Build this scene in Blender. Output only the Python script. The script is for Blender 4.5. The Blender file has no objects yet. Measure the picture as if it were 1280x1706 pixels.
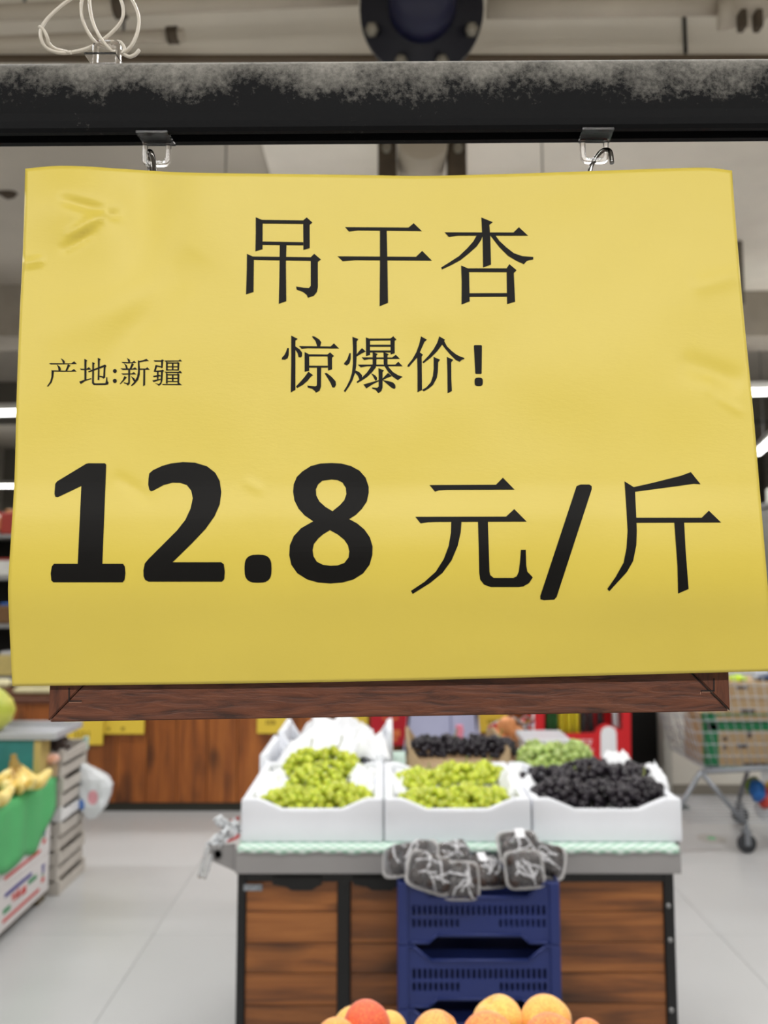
import bpy, bmesh, math, random
from mathutils import Vector, Matrix, noise
from mathutils.geometry import delaunay_2d_cdt
random.seed(7)
C = bpy.context.scene.collection
SC = bpy.context.scene
R = math.radians

# ---------------------------------------------------------------- camera, world, exposure
PITCH = R(5.0); CAMZ = 1.5; F = 1280.0
cam_d = bpy.data.cameras.new('camera'); cam = bpy.data.objects.new('camera', cam_d); C.objects.link(cam)
cam.location = (0, 0, CAMZ); cam.rotation_euler = (R(90) + PITCH, 0, 0)
cam_d.sensor_fit = 'HORIZONTAL'; cam_d.sensor_width = 36.0; cam_d.lens = 36.0
cam_d.clip_start = 0.02; cam_d.clip_end = 80
cam_d.dof.use_dof = True; cam_d.dof.focus_distance = 0.435; cam_d.dof.aperture_fstop = 11.0
SC.camera = cam
SC.view_settings.view_transform = 'Standard'; SC.view_settings.look = 'None'
SC.view_settings.gamma = 1.0; SC.view_settings.use_curve_mapping = False
SC.view_settings.exposure = 0.0
SC.cycles.use_denoising = True
wd = bpy.data.worlds.new('world'); SC.world = wd; wd.use_nodes = True
wd.node_tree.nodes['Background'].inputs[0].default_value = (0.9, 0.95, 1.0, 1)
wd.node_tree.nodes['Background'].inputs[1].default_value = 0.3
LAMP_W = 13.5      # watts per metre of every fluorescent lamp in the hall
TUBE_E = 6.0

def W(x, y, Y):
    """world point seen at photo pixel (x, y) on the vertical plane at distance Y"""
    a, b = (x - 640) / F, (853 - y) / F
    cp, sp = math.cos(PITCH), math.sin(PITCH)
    d = Vector((a, cp - b * sp, sp + b * cp))
    return Vector((0, 0, CAMZ)) + d * (Y / d.y)
def WZ(x, y, z):
    a, b = (x - 640) / F, (853 - y) / F
    cp, sp = math.cos(PITCH), math.sin(PITCH)
    d = Vector((a, cp - b * sp, sp + b * cp))
    return Vector((0, 0, CAMZ)) + d * ((z - CAMZ) / d.z)

# ---------------------------------------------------------------- materials
def srgb(r, g, b):
    f = lambda c: (c / 255 / 12.92) if c / 255 <= 0.04045 else ((c / 255 + 0.055) / 1.055) ** 2.4
    return (f(r), f(g), f(b), 1)
class NT:
    def __init__(s, name):
        s.m = bpy.data.materials.new(name); s.m.use_nodes = True
        s.t = s.m.node_tree; s.p = s.t.nodes['Principled BSDF']
    def n(s, typ, **kw):
        nd = s.t.nodes.new(typ)
        for k, v in kw.items():
            if k in nd.inputs: nd.inputs[k].default_value = v
            else: setattr(nd, k, v)
        return nd
    def l(s, a, b): s.t.links.new(a, b)
def mat(name, col, rough=0.5, metal=0.0, var=0.0, vscale=8.0, bump=0.0, bscale=60.0, trans=0.0, ior=1.45, spec=0.5, rnd=0.0, alpha=1.0, sss=0.0, coat=0.0, dark=None):
    k = NT(name); p = k.p
    p.inputs['Roughness'].default_value = rough; p.inputs['Metallic'].default_value = metal
    p.inputs['Transmission Weight'].default_value = trans; p.inputs['IOR'].default_value = ior
    p.inputs['Specular IOR Level'].default_value = spec; p.inputs['Alpha'].default_value = alpha
    p.inputs['Coat Weight'].default_value = coat
    if sss: p.inputs['Subsurface Weight'].default_value = sss; p.inputs['Subsurface Scale'].default_value = 0.01
    tc = k.n('ShaderNodeTexCoord')
    last = None
    if var or rnd or dark:
        nz = k.n('ShaderNodeTexNoise', Scale=vscale, Detail=4.0)
        k.l(tc.outputs['Object'], nz.inputs['Vector'])
        mx = k.n('ShaderNodeMix', data_type='RGBA')
        mr = k.n('ShaderNodeMapRange'); mr.inputs[1].default_value = 0.35; mr.inputs[2].default_value = 0.65
        k.l(nz.outputs['Fac'], mr.inputs[0]); k.l(mr.outputs[0], mx.inputs[0])
        mx.inputs[6].default_value = col
        d = dark or tuple(c * (1 - var) for c in col[:3]) + (1,)
        mx.inputs[7].default_value = d
        last = mx.outputs[2]
        if rnd:
            oi = k.n('ShaderNodeObjectInfo'); hs = k.n('ShaderNodeHueSaturation')
            mr2 = k.n('ShaderNodeMapRange'); mr2.inputs[3].default_value = 1 - rnd; mr2.inputs[4].default_value = 1 + rnd
            k.l(oi.outputs['Random'], mr2.inputs[0]); k.l(mr2.outputs[0], hs.inputs['Value'])
            k.l(last, hs.inputs['Color']); last = hs.outputs[0]
        k.l(last, p.inputs['Base Color'])
    else:
        p.inputs['Base Color'].default_value = col
    if bump:
        nb = k.n('ShaderNodeTexNoise', Scale=bscale, Detail=5.0)
        k.l(tc.outputs['Object'], nb.inputs['Vector'])
        bp = k.n('ShaderNodeBump', Strength=bump, Distance=0.002)
        k.l(nb.outputs['Fac'], bp.inputs['Height']); k.l(bp.outputs[0], p.inputs['Normal'])
    return k.m
def wood(name, c1, c2, c3, axis, scale=6.0, stretch=14.0, rough=0.5, knots=True, rnd=0.15, bump=0.25):
    """grain running along axis (0 x, 2 z)"""
    k = NT(name); p = k.p; p.inputs['Roughness'].default_value = rough
    tc = k.n('ShaderNodeTexCoord'); oi = k.n('ShaderNodeObjectInfo')
    mp = k.n('ShaderNodeMapping')
    s = [scale * stretch / 3] * 3; s[axis] = scale / 3
    mp.inputs['Scale'].default_value = s
    ad = k.n('ShaderNodeVectorMath', operation='ADD')
    ml = k.n('ShaderNodeMath', operation='MULTIPLY'); ml.inputs[1].default_value = 37.0
    k.l(oi.outputs['Random'], ml.inputs[0]); k.l(tc.outputs['Object'], mp.inputs['Vector'])
    k.l(mp.outputs[0], ad.inputs[0]); k.l(ml.outputs[0], ad.inputs[1])
    nz = k.n('ShaderNodeTexNoise', Scale=1.0, Detail=6.0, Roughness=0.62, Distortion=0.6); k.l(ad.outputs[0], nz.inputs['Vector'])
    cr = k.n('ShaderNodeValToRGB'); e = cr.color_ramp.elements
    e[0].position = 0.30; e[0].color = c1; e[1].position = 0.72; e[1].color = c3
    m_ = e.new(0.5); m_.color = c2
    k.l(nz.outputs['Fac'], cr.inputs[0]); last = cr.outputs[0]
    if knots:
        mp2 = k.n('ShaderNodeMapping'); s2 = [scale * 1.2] * 3; s2[axis] = scale * 0.45; mp2.inputs['Scale'].default_value = s2
        k.l(tc.outputs['Object'], mp2.inputs['Vector'])
        ad2 = k.n('ShaderNodeVectorMath', operation='ADD'); k.l(mp2.outputs[0], ad2.inputs[0]); k.l(ml.outputs[0], ad2.inputs[1])
        vz = k.n('ShaderNodeTexNoise', Scale=1.3, Detail=2.0); k.l(ad2.outputs[0], vz.inputs['Vector'])
        mr = k.n('ShaderNodeMapRange'); mr.inputs[1].default_value = 0.56; mr.inputs[2].default_value = 0.68; mr.inputs[4].default_value = 0.75
        k.l(vz.outputs['Fac'], mr.inputs[0])
        mx = k.n('ShaderNodeMix', data_type='RGBA'); mx.inputs[7].default_value = tuple(v * 0.35 for v in c1[:3]) + (1,)
        k.l(mr.outputs[0], mx.inputs[0]); k.l(last, mx.inputs[6]); last = mx.outputs[2]
    if rnd:
        hs = k.n('ShaderNodeHueSaturation'); mr2 = k.n('ShaderNodeMapRange'); mr2.inputs[3].default_value = 1 - rnd; mr2.inputs[4].default_value = 1 + rnd
        k.l(oi.outputs['Random'], mr2.inputs[0]); k.l(mr2.outputs[0], hs.inputs['Value']); k.l(last, hs.inputs['Color']); last = hs.outputs[0]
    k.l(last, p.inputs['Base Color'])
    if bump:
        bp = k.n('ShaderNodeBump', Strength=bump, Distance=0.001); k.l(nz.outputs['Fac'], bp.inputs['Height']); k.l(bp.outputs[0], p.inputs['Normal'])
    return k.m
def emis(name, col, s):
    k = NT(name); k.p.inputs['Base Color'].default_value = col
    k.p.inputs['Emission Color'].default_value = col; k.p.inputs['Emission Strength'].default_value = s
    return k.m

# ---------------------------------------------------------------- mesh helpers
def link(name, bm, m, parent=None, smooth=False):
    me = bpy.data.meshes.new(name)
    if isinstance(bm, tuple): me.from_pydata([tuple(v) for v in bm[0]], [], bm[1])
    else: bm.to_mesh(me); bm.free()
    me.update()
    for mm in (m if isinstance(m, (list, tuple)) else [m]): me.materials.append(mm)
    if smooth: me.polygons.foreach_set('use_smooth', [True] * len(me.polygons))
    o = bpy.data.objects.new(name, me); C.objects.link(o)
    if parent is not None: o.parent = parent
    return o
def tag(o, label, cat, group=None, kind=None):
    o['label'] = label; o['category'] = cat
    if group: o['group'] = group
    if kind: o['kind'] = kind
    return o
def thing(name, label, cat, loc=(0, 0, 0), rz=0.0, group=None):
    o = bpy.data.objects.new(name, None); C.objects.link(o); o.empty_display_size = 0.05
    o.location = loc; o.rotation_euler = (0, 0, rz)
    return tag(o, label, cat, group)
def dup(o, parent=None):
    c = o.copy(); C.objects.link(c)
    if parent is not None: c.parent = parent
    for ch in list(o.children):
        dup(ch, c)
    return c
def struct(o):
    o['kind'] = 'structure'; return o
def box(bm, a, b, bev=0.0, mtx=None, mi=0):
    a, b = Vector(a), Vector(b)
    lo = Vector((min(a.x, b.x), min(a.y, b.y), min(a.z, b.z))); hi = Vector((max(a.x, b.x), max(a.y, b.y), max(a.z, b.z)))
    t = bmesh.new(); bmesh.ops.create_cube(t, size=1.0)
    for v in t.verts: v.co = Vector(((v.co.x + .5) * (hi.x - lo.x) + lo.x, (v.co.y + .5) * (hi.y - lo.y) + lo.y, (v.co.z + .5) * (hi.z - lo.z) + lo.z))
    if bev: bmesh.ops.bevel(t, geom=list(t.edges), offset=bev, segments=2, affect='EDGES', profile=0.5)
    return merge(bm, t, mtx, mi)
def merge(bm, t, mtx=None, mi=0):
    mp = {}
    for v in t.verts: mp[v] = bm.verts.new(mtx @ v.co if mtx is not None else v.co)
    for f in t.faces:
        try:
            g = bm.faces.new([mp[v] for v in f.verts]); g.material_index = mi; g.smooth = f.smooth
        except ValueError: pass
    t.free(); return bm
def boxbm(a, b, bev=0.0):
    return box(bmesh.new(), a, b, bev)
def catmull(pts, n=6, closed=False):
    pts = [Vector(p) for p in pts]; out = []
    m = len(pts)
    for i in range(m if closed else m - 1):
        p0 = pts[(i - 1) % m] if (closed or i > 0) else pts[0] * 2 - pts[1]
        p1, p2 = pts[i], pts[(i + 1) % m]
        p3 = pts[(i + 2) % m] if (closed or i + 2 < m) else p2 * 2 - p1
        for k in range(n):
            t = k / n
            out.append(0.5 * ((2 * p1) + (p2 - p0) * t + (2 * p0 - 5 * p1 + 4 * p2 - p3) * t * t + (3 * p1 - p0 - 3 * p2 + p3) * t ** 3))
    if not closed: out.append(pts[-1])
    return out
def tube(bm, pts, r, seg=8, closed=False, cap=True, mi=0, smooth=True):
    pts = [Vector(p) for p in pts]; m = len(pts)
    rr = r if isinstance(r, (list, tuple)) else [r] * m
    rings = []; nrm = None
    for i, p in enumerate(pts):
        a = pts[(i - 1) % m] if (closed or i > 0) else p; b = pts[(i + 1) % m] if (closed or i < m - 1) else p
        t = (b - a)
        t = t.normalized() if t.length > 1e-9 else Vector((0, 0, 1))
        if nrm is None:
            nrm = t.cross(Vector((0, 0, 1)))
            if nrm.length < 0.1: nrm = t.cross(Vector((1, 0, 0)))
        nrm = (nrm - t * nrm.dot(t)).normalized(); bn = t.cross(nrm)
        rings.append([bm.verts.new(p + (nrm * math.cos(2 * math.pi * k / seg) + bn * math.sin(2 * math.pi * k / seg)) * rr[i]) for k in range(seg)])
    for i in range(m if closed else m - 1):
        A, B = rings[i], rings[(i + 1) % m]
        for k in range(seg):
            f = bm.faces.new((A[k], A[(k + 1) % seg], B[(k + 1) % seg], B[k])); f.smooth = smooth; f.material_index = mi
    if cap and not closed:
        f = bm.faces.new(rings[0][::-1]); f.material_index = mi
        f = bm.faces.new(rings[-1]); f.material_index = mi
    return bm
def lathe(bm, prof, seg=20, centre=(0, 0, 0), mi=0, mtx=None):
    c = Vector(centre); rings = []
    for r, z in prof:
        if r < 1e-6: rings.append([bm.verts.new(c + Vector((0, 0, z)))])
        else: rings.append([bm.verts.new(c + Vector((r * math.cos(2 * math.pi * k / seg), r * math.sin(2 * math.pi * k / seg), z))) for k in range(seg)])
    if mtx is not None:
        for rg in rings:
            for v in rg: v.co = mtx @ v.co
    for A, B in zip(rings, rings[1:]):
        for k in range(seg):
            q = [A[k % len(A)], A[(k + 1) % len(A)], B[(k + 1) % len(B)], B[k % len(B)]]
            u = []
            for v in q:
                if v not in u: u.append(v)
            if len(u) >= 3:
                f = bm.faces.new(u); f.smooth = True; f.material_index = mi
    return bm
def ball(bm, c, r, sub=2, sc=(1, 1, 1), mi=0, amp=0.0, seed=0.0):
    t = bmesh.new(); bmesh.ops.create_icosphere(t, subdivisions=sub, radius=1.0)
    for v in t.verts:
        k = 1 + (amp * noise.noise(v.co * 1.7 + Vector((seed, 0, 0))) if amp else 0)
        v.co = Vector((v.co.x * sc[0], v.co.y * sc[1], v.co.z * sc[2])) * r * k + Vector(c)
    for f in t.faces: f.smooth = True
    return merge(bm, t, None, mi)
def inpoly(x, y, poly):
    c = False; j = len(poly) - 1
    for i in range(len(poly)):
        xi, yi = poly[i]; xj, yj = poly[j]
        if (yi > y) != (yj > y) and x < (xj - xi) * (y - yi) / (yj - yi) + xi: c = not c
        j = i
    return c
def fill(polys, holes=(), grid=None):
    """triangles of the union of polys without holes, with grid points inside so the sheet can bend"""
    vs, es = [], []
    for p in list(polys) + list(holes):
        b = len(vs)
        if grid:
            q = []
            for i, a in enumerate(p):
                c = p[(i + 1) % len(p)]; n = max(1, int(math.hypot(c[0] - a[0], c[1] - a[1]) / grid))
                q += [(a[0] + (c[0] - a[0]) * k / n, a[1] + (c[1] - a[1]) * k / n) for k in range(n)]
        else: q = list(p)
        vs += [Vector(v) for v in q]; es += [(b + i, b + (i + 1) % len(q)) for i in range(len(q))]
    ins = lambda x, y: any(inpoly(x, y, p) for p in polys) and not any(inpoly(x, y, h) for h in holes)
    if grid:
        xs = [v.x for v in vs]; ys = [v.y for v in vs]
        y = min(ys) + grid / 2
        while y < max(ys):
            x = min(xs) + grid / 2
            while x < max(xs):
                if ins(x, y): vs.append(Vector((x, y)))
                x += grid
            y += grid
    r = delaunay_2d_cdt(vs, es, [], 0, 1e-5)
    ov, of = r[0], r[2]; tr = []
    for f in of:
        cx = sum(ov[i].x for i in f) / len(f); cy = sum(ov[i].y for i in f) / len(f)
        if ins(cx, cy): tr.append(tuple(f))
    used = sorted({i for f in tr for i in f}); mp = {a: b for b, a in enumerate(used)}
    return [ov[i] for i in used], [tuple(mp[i] for i in f) for f in tr]
def slab(fn, polys, holes=(), grid=None, bm=None, mi=0, sides=True):
    """plate with outline polys; fn(x, y, s) maps to 3-D, s 0 front 1 back"""
    v2, tr = fill(polys, holes, grid)
    bm = bm or bmesh.new()
    fr = [bm.verts.new(fn(v.x, v.y, 0)) for v in v2]
    bk = [bm.verts.new(fn(v.x, v.y, 1)) for v in v2] if sides else None
    cnt = {}
    for f in tr:
        for i in range(len(f)):
            a, b = f[i], f[(i + 1) % len(f)]; cnt.setdefault((min(a, b), max(a, b)), []).append((a, b))
        g = bm.faces.new([fr[i] for i in f]); g.material_index = mi
        if sides:
            g = bm.faces.new([bk[i] for i in f][::-1]); g.material_index = mi
    if sides:
        for k, u in cnt.items():
            if len(u) == 1:
                a, b = u[0]; g = bm.faces.new((fr[b], fr[a], bk[a], bk[b])); g.material_index = mi
    bmesh.ops.recalc_face_normals(bm, faces=bm.faces) if sides else None
    return bm
def interp(pts, x):
    if x <= pts[0][0]: return pts[0][1]
    for (a, u), (b, v) in zip(pts, pts[1:]):
        if x <= b: return u + (v - u) * (x - a) / (b - a)
    return pts[-1][1]
def sinterp(pts, x):
    n = len(pts)
    if x <= pts[0][0]: return pts[0][1]
    for i in range(n - 1):
        a, u = pts[i]; b, v = pts[i + 1]
        if x <= b:
            t = (x - a) / (b - a)
            m0 = (v - pts[i - 1][1]) / (b - pts[i - 1][0]) if i > 0 else (v - u) / (b - a)
            m1 = (pts[i + 2][1] - u) / (pts[i + 2][0] - a) if i + 2 < n else (v - u) / (b - a)
            h = b - a
            return (2*t**3 - 3*t*t + 1) * u + (t**3 - 2*t*t + t) * h * m0 + (-2*t**3 + 3*t*t) * v + (t**3 - t*t) * h * m1
    return pts[-1][1]
def ring(cx, cy, rx, ry, n=24, p=2.0):
    o = []
    for k in range(n):
        a = 2 * math.pi * k / n; c, s = math.cos(a), math.sin(a)
        o.append((cx + rx * math.copysign(abs(c) ** (2 / p), c), cy + ry * math.copysign(abs(s) ** (2 / p), s)))
    return o

# ---------------------------------------------------------------- shared materials
m_white_foam = mat('white_foam', srgb(228, 231, 238), 0.55, var=0.04, bump=0.15, bscale=180)
m_foam_wrap = mat('white_foam_wrap', srgb(240, 242, 246), 0.5, bump=0.5, bscale=50, alpha=0.96)
m_black = mat('black_powder_coat', srgb(14, 14, 15), 0.35, var=0.2)
m_grey_metal = mat('grey_metal', srgb(150, 148, 148), 0.38, metal=0.25, var=0.06)
m_clear = mat('clear_plastic', (0.95, 0.93, 0.92, 1), 0.12, trans=1.0, ior=1.22)
m_chrome = mat('dark_chrome', srgb(120, 118, 115), 0.12, metal=1.0)
m_ink = mat('black_toner', srgb(20, 19, 18), 0.5, var=0.1, spec=0.15)
m_plaster = mat('painted_plaster', srgb(186, 180, 170), 0.85, var=0.07, vscale=1.2, bump=0.2, bscale=20)
m_ceiling = mat('ceiling_plaster', srgb(196, 189, 177), 0.9, var=0.10, vscale=1.6)
m_pale_pipe = mat('pale_pipe_paint', srgb(190, 180, 164), 0.6, var=0.08, vscale=5)
m_carton = mat('brown_cardboard', srgb(176, 150, 116), 0.8, var=0.06)
m_yellow_card = mat('yellow_card', srgb(226, 196, 66), 0.7, var=0.03)
m_plank = wood('brown_plank_wood', srgb(74, 40, 18), srgb(134, 80, 36), srgb(164, 104, 52), 0, scale=5.0, stretch=18, rough=0.38, rnd=0.14)
m_counter_plank = wood('orange_knotty_wood', srgb(92, 48, 16), srgb(142, 78, 28), srgb(172, 102, 42), 2, scale=3.0, stretch=14, rough=0.42, rnd=0.10)
m_dark_wood = wood('dark_reddish_wood', srgb(46, 21, 11), srgb(92, 49, 29), srgb(114, 64, 38), 0, scale=100, stretch=7, rough=0.5, knots=False, rnd=0.06, bump=0.9)
m_stem = mat('green_stem', srgb(120, 128, 60), 0.6)

# ================================================================ STRUCTURE
m_floor = mat('grey_glazed_tile', srgb(187, 188, 189), 0.28, var=0.035, vscale=2.0, rnd=0.015)
m_grout = mat('grey_grout', srgb(172, 170, 166), 0.8)
floor = struct(link('floor', boxbm((-7, -5, -0.12), (7, 14, -0.006)), m_grout))
tb = boxbm((-0.3991, -0.3991, -0.008), (0.3991, 0.3991, 0.0), 0.0012)
t0 = link('tile', tb, m_floor, floor)
first = True
for i in range(-6, 7):
    for j in range(0, 13):
        o = t0 if first else t0.copy()
        if not first: C.objects.link(o)
        first = False
        o.location = (i * 0.8 + 0.22, j * 0.8 + 0.6, 0.0)
CEIL = 3.9
struct(link('ceiling', boxbm((-7, -5, CEIL), (7, 14, CEIL + 0.15)), m_ceiling))
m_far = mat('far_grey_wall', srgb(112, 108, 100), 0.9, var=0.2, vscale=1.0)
struct(link('wall_back', boxbm((-7, 14, 0), (7, 14.15, CEIL)), m_far))
struct(link('wall_left', boxbm((-7.15, -5, 0), (-7, 14, CEIL)), m_plaster))
struct(link('wall_right', boxbm((7, -5, 0), (7.15, 14, CEIL)), m_plaster))
struct(link('wall_front', boxbm((-7, -5.15, 0), (7, -5, CEIL)), m_plaster))
# concrete beams across the hall
def beam(name, ybot, Y, depth, drop, m=m_ceiling, x0=-7, x1=7):
    z = CEIL - drop
    return struct(link(name, boxbm((x0, Y, z), (x1, Y + depth, CEIL)), m))
m_beam = mat('beam_paint', srgb(240, 234, 222), 0.85, var=0.10, vscale=2.2)
zb = W(640, 98, 2.85).z
struct(link('trim_1', boxbm((-7, 2.85, zb), (7, 3.1, CEIL)), m_beam))
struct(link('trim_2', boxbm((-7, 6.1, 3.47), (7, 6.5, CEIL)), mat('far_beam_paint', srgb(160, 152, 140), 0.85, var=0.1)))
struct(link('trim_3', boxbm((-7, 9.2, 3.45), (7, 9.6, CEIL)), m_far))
pa = W(447, 258, 4.2)
struct(link('trim_4', boxbm((pa.x, 3.1, CEIL - 0.05), (3.2, 6.1, CEIL)), m_beam))      # board fixed under the slab
struct(link('trim_5', boxbm((W(1140, 60, 2.84).x, 2.84, zb + 0.02), (W(1145, 60, 2.84).x, 2.852, CEIL)), m_black))  # open joint in the beam
struct(link('trim_6', boxbm((-7, 2.83, zb - 0.012), (7, 2.86, zb + 0.004)), mat('shadow_gap_strip', srgb(92, 78, 62), 0.8)))  # dark strip painted as the shadow gap along the beam's bottom edge
# pillar at the right
pl0 = WZ(1122, 1324, 0.0); 
m_pillar = mat('pillar_paint', srgb(232, 230, 220), 0.6, var=0.05, vscale=2)
struct(link('wall_pillar', boxbm((pl0.x, pl0.y, 0), (pl0.x + 0.62, pl0.y + 0.6, CEIL), 0.004), m_pillar))
struct(link('baseboard_pillar', boxbm((pl0.x - 0.006, pl0.y - 0.008, 0), (pl0.x + 0.628, pl0.y - 0.001, 0.07)), mat('grey_skirting', srgb(140, 136, 126), 0.5)))
# black panel painted as the dark of an unlit opening beside the pillar
struct(link('door_1', boxbm((1.62, pl0.y + 0.25, 0), (pl0.x - 0.01, pl0.y + 0.3, 2.3)), mat('painted_doorway_dark', srgb(12, 12, 11), 0.9)))
tag(link('door_mat', boxbm((1.62, pl0.y - 0.35, 0.0), (pl0.x - 0.02, pl0.y + 0.22, 0.015), 0.004), mat('dark_green_mat', srgb(16, 44, 28), 0.9, bump=0.6, bscale=300)),
    'dark green floor mat before the black doorway', 'mat')

# ================================================================ LAMPS
m_tube = emis('lit_diffuser', (1.0, 0.985, 0.95, 1), TUBE_E)
m_housing = mat('white_lamp_housing', srgb(215, 215, 212), 0.5)
m_cable = mat('grey_cable', srgb(110, 110, 108), 0.6)
def lamp(x, y, z, length, rz, label, power=1.0, drop=True):
    t = thing('ceiling_lamp', label, 'lamp', (x, y, z), rz, 'fluorescent lamps hanging in the hall')
    h = length / 2
    link('housing', boxbm((-h, -0.045, 0.03), (h, 0.045, 0.085), 0.006), m_housing, t)
    link('diffuser', boxbm((-h + 0.01, -0.028, -0.012), (h - 0.01, 0.028, 0.0295), 0.008), m_tube, t)
    for s in (-0.7, 0.7):
        b = bmesh.new(); tube(b, [(s * h, 0, 0.08), (s * h, 0, CEIL - z)], 0.004, 6)
        link('suspension_cable', b, m_cable, t)
    ld = bpy.data.lights.new('tube_light', 'AREA'); ld.shape = 'RECTANGLE'; ld.size = length; ld.size_y = 0.08
    ld.energy = LAMP_W * length * power; ld.color = (1.0, 0.992, 0.975)
    lo = bpy.data.objects.new('tube_light', ld); C.objects.link(lo); lo.parent = t; lo.location = (0, 0, -0.02)
    lu = bpy.data.lights.new('ceiling_fill_up', 'AREA'); lu.shape = 'RECTANGLE'; lu.size = length; lu.size_y = 0.08      # upward fill light added above the housing to brighten the ceiling
    lu.energy = LAMP_W * length * 0.09; lu.color = ld.color
    lp = bpy.data.objects.new('ceiling_fill_up', lu); C.objects.link(lp); lp.parent = t; lp.location = (0, 0, 0.095); lp.rotation_euler = (R(180), 0, 0)
    return t
# in view at the sides of the sheet
pL, pR = W(0, 688, 6.45), W(1280, 657, 6.45)
zl = (pL.z + pR.z) / 2
a = WZ(0, 690, 2.95); b = WZ(1280, 655, 2.95)
ang = math.atan2(b.y - a.y, b.x - a.x); mid = (a + b) / 2
u = Vector((math.cos(ang), math.sin(ang), 0))
for k, nm in ((-1, 'left'), (0, 'middle'), (1, 'right')):
    c = mid + u * k * 2.5
    lamp(c.x, c.y, 2.95, 2.44, ang, {'left': 'long white lamp passing left of the yellow sheet, upper of two there', 'middle': 'long white lamp hidden behind the yellow sheet in the nearer row', 'right': 'level white lamp passing right of the yellow sheet'}[nm])
a = WZ(6, 811, 2.95)
lamp(a.x + 0.0, a.y, 2.95, 2.4, 0.0, 'long white lamp passing left of the yellow sheet, lower of two there')
a = WZ(1262, 757, 2.75); b = W(1292, 734, a.y - 0.75)
b.z = 2.75; b = WZ(1292, 731, 2.75)
v = (b - a).normalized(); c = a + v * 1.2
lamp(c.x, c.y, 2.75, 2.4, math.atan2(v.y, v.x), 'slanting white lamp below the level one at right of the yellow sheet')
# overhead and behind the photographer
for i, x in enumerate((-2.6, 0.1, 2.8)):
    lamp(x, -1.7, 3.0, 2.4, 0.0, ('first', 'second', 'third')[i] + ' overhead lamp in the row behind the viewpoint', 1.9)
for i, x in enumerate((-2.6, 0.1, 2.8)):
    lamp(x, 1.15, 3.1, 2.4, 0.0, ('first', 'second', 'third')[i] + ' overhead lamp in the row just above the yellow sheet')
for i, x in enumerate((-3.7, 0.0, 3.7)):
    lamp(x, 3.9, 3.0, 2.4, 0.0, ('first', 'second', 'third')[i] + ' overhead lamp in the row above the fruit table')

# ================================================================ PIPES UNDER THE CEILING
def pipe(name, label, cat, pts, r, m, seg=16, extra=None):
    t = thing(name, label, cat, pts[0])
    b = bmesh.new(); o0 = Vector(pts[0]); tube(b, [Vector(p) - o0 for p in pts], r, seg); link('pipe_run', b, m, t)
    return t
m_navy = mat('navy_pipe_paint', srgb(16, 18, 52), 0.42, var=0.2)
m_bolt = mat('grey_bolt', srgb(140, 134, 122), 0.5, metal=0.4)
fc = W(703, 14, 2.4); tilt = R(16)
mt = Matrix.Translation((0, 0, 0)) @ Matrix.Rotation(R(90) + tilt, 4, 'X')     # local +z faces the viewer
fr_ = 0.205
t = thing('blue_pipe_flange', 'navy blue bolted pipe flange above the black rail', 'pipe', fc)
b = bmesh.new(); lathe(b, [(0.0, 0.012), (0.105, 0.012), (0.115, 0.008), (0.12, 0.0), (fr_, 0.0), (fr_ + 0.002, -0.004), (fr_ + 0.002, -0.03), (fr_, -0.034), (0.0, -0.034)], 40, mtx=mt)
link('flange_plate', b, mat('dark_navy_paint', srgb(9, 10, 26), 0.45), t)
b = bmesh.new(); lathe(b, [(0.0, 0.10), (0.075, 0.10), (0.10, 0.085), (0.112, 0.05), (0.112, 0.013)], 32, mtx=mt); link('pipe_body', b, m_navy, t)
for k in range(8):
    an = R(22.5 + 45 * k)
    b = bmesh.new(); lathe(b, [(0.0, 0.03), (0.014, 0.03), (0.022, 0.02), (0.022, 0.002)], 6, (fr_ * .875 * math.cos(an), fr_ * .875 * math.sin(an), 0), mtx=mt)
    link('bolt', b, m_bolt, t)
b = bmesh.new(); tube(b, [(0, 0.05, 0.0), (0, 0.12, 0.03), (0, 0.4, -0.02)], 0.11, 20); link('pipe_run', b, m_pale_pipe, t)
# pale pipe with clamps behind the rail
c0 = W(703, 262, 3.35)
t = thing('clamped_pipe', 'pale pipe with dark clamps seen just under the black rail', 'pipe', c0)
b = bmesh.new(); tube(b, [(0, -0.12, 0.02), (0, 0.0, 0.0), (0, 2.2, 0.15)], 0.112, 20); link('pipe_run', b, m_pale_pipe, t)
m_rust = mat('brown_clamp', srgb(84, 72, 58), 0.7, var=0.35, vscale=14)
for s in (-1, 1):
    b = bmesh.new(); box(b, (s * 0.115, -0.05, -0.14), (s * 0.20, 0.05, CEIL - 0.06 - c0.z), 0.008); link('clamp', b, m_rust, t)
    b = bmesh.new(); tube(b, [(s * 0.16, -0.07, 0.01), (s * 0.16, 0.07, 0.01)], 0.022, 6); link('clamp_bolt', b, m_bolt, t)
def pp(x0, y0, x1, y1, Y, r, name, label, m=m_pale_pipe, couplings=()):
    a, b_ = W(x0, y0, Y), W(x1, y1, Y)
    t = pipe(name, label, 'pipe', [a, b_], r, m)
    for f in couplings:
        q = (b_ - a) * f; dv = (b_ - a).normalized() * 0.02
        bb = bmesh.new(); tube(bb, [q - dv, q + dv], r * 1.35, 16); link('coupling', bb, m_rust, t)
    a2 = (b_ - a) * 0.3
    for f in (0.3, 0.8):
        q = (b_ - a) * f
        bb = bmesh.new(); tube(bb, [q, Vector((q.x, q.y + 0.02, CEIL - a.z))], 0.006, 6); link('hanger_rod', bb, m_cable, t)
    return t
pp(-200, 30, 598, -6, 2.6, 0.028, 'ceiling_pipe', 'upper pale pipe left of the blue flange', couplings=(0.5,))
pp(-200, 80, 306, 58, 2.7, 0.022, 'ceiling_pipe', 'lower pale pipe ending behind the wire loops', couplings=(0.965,))
pp(812, 14, 1235, 8, 2.6, 0.034, 'ceiling_pipe', 'pale pipe right of the blue flange')
e = W(1252, 12, 2.55)
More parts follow.
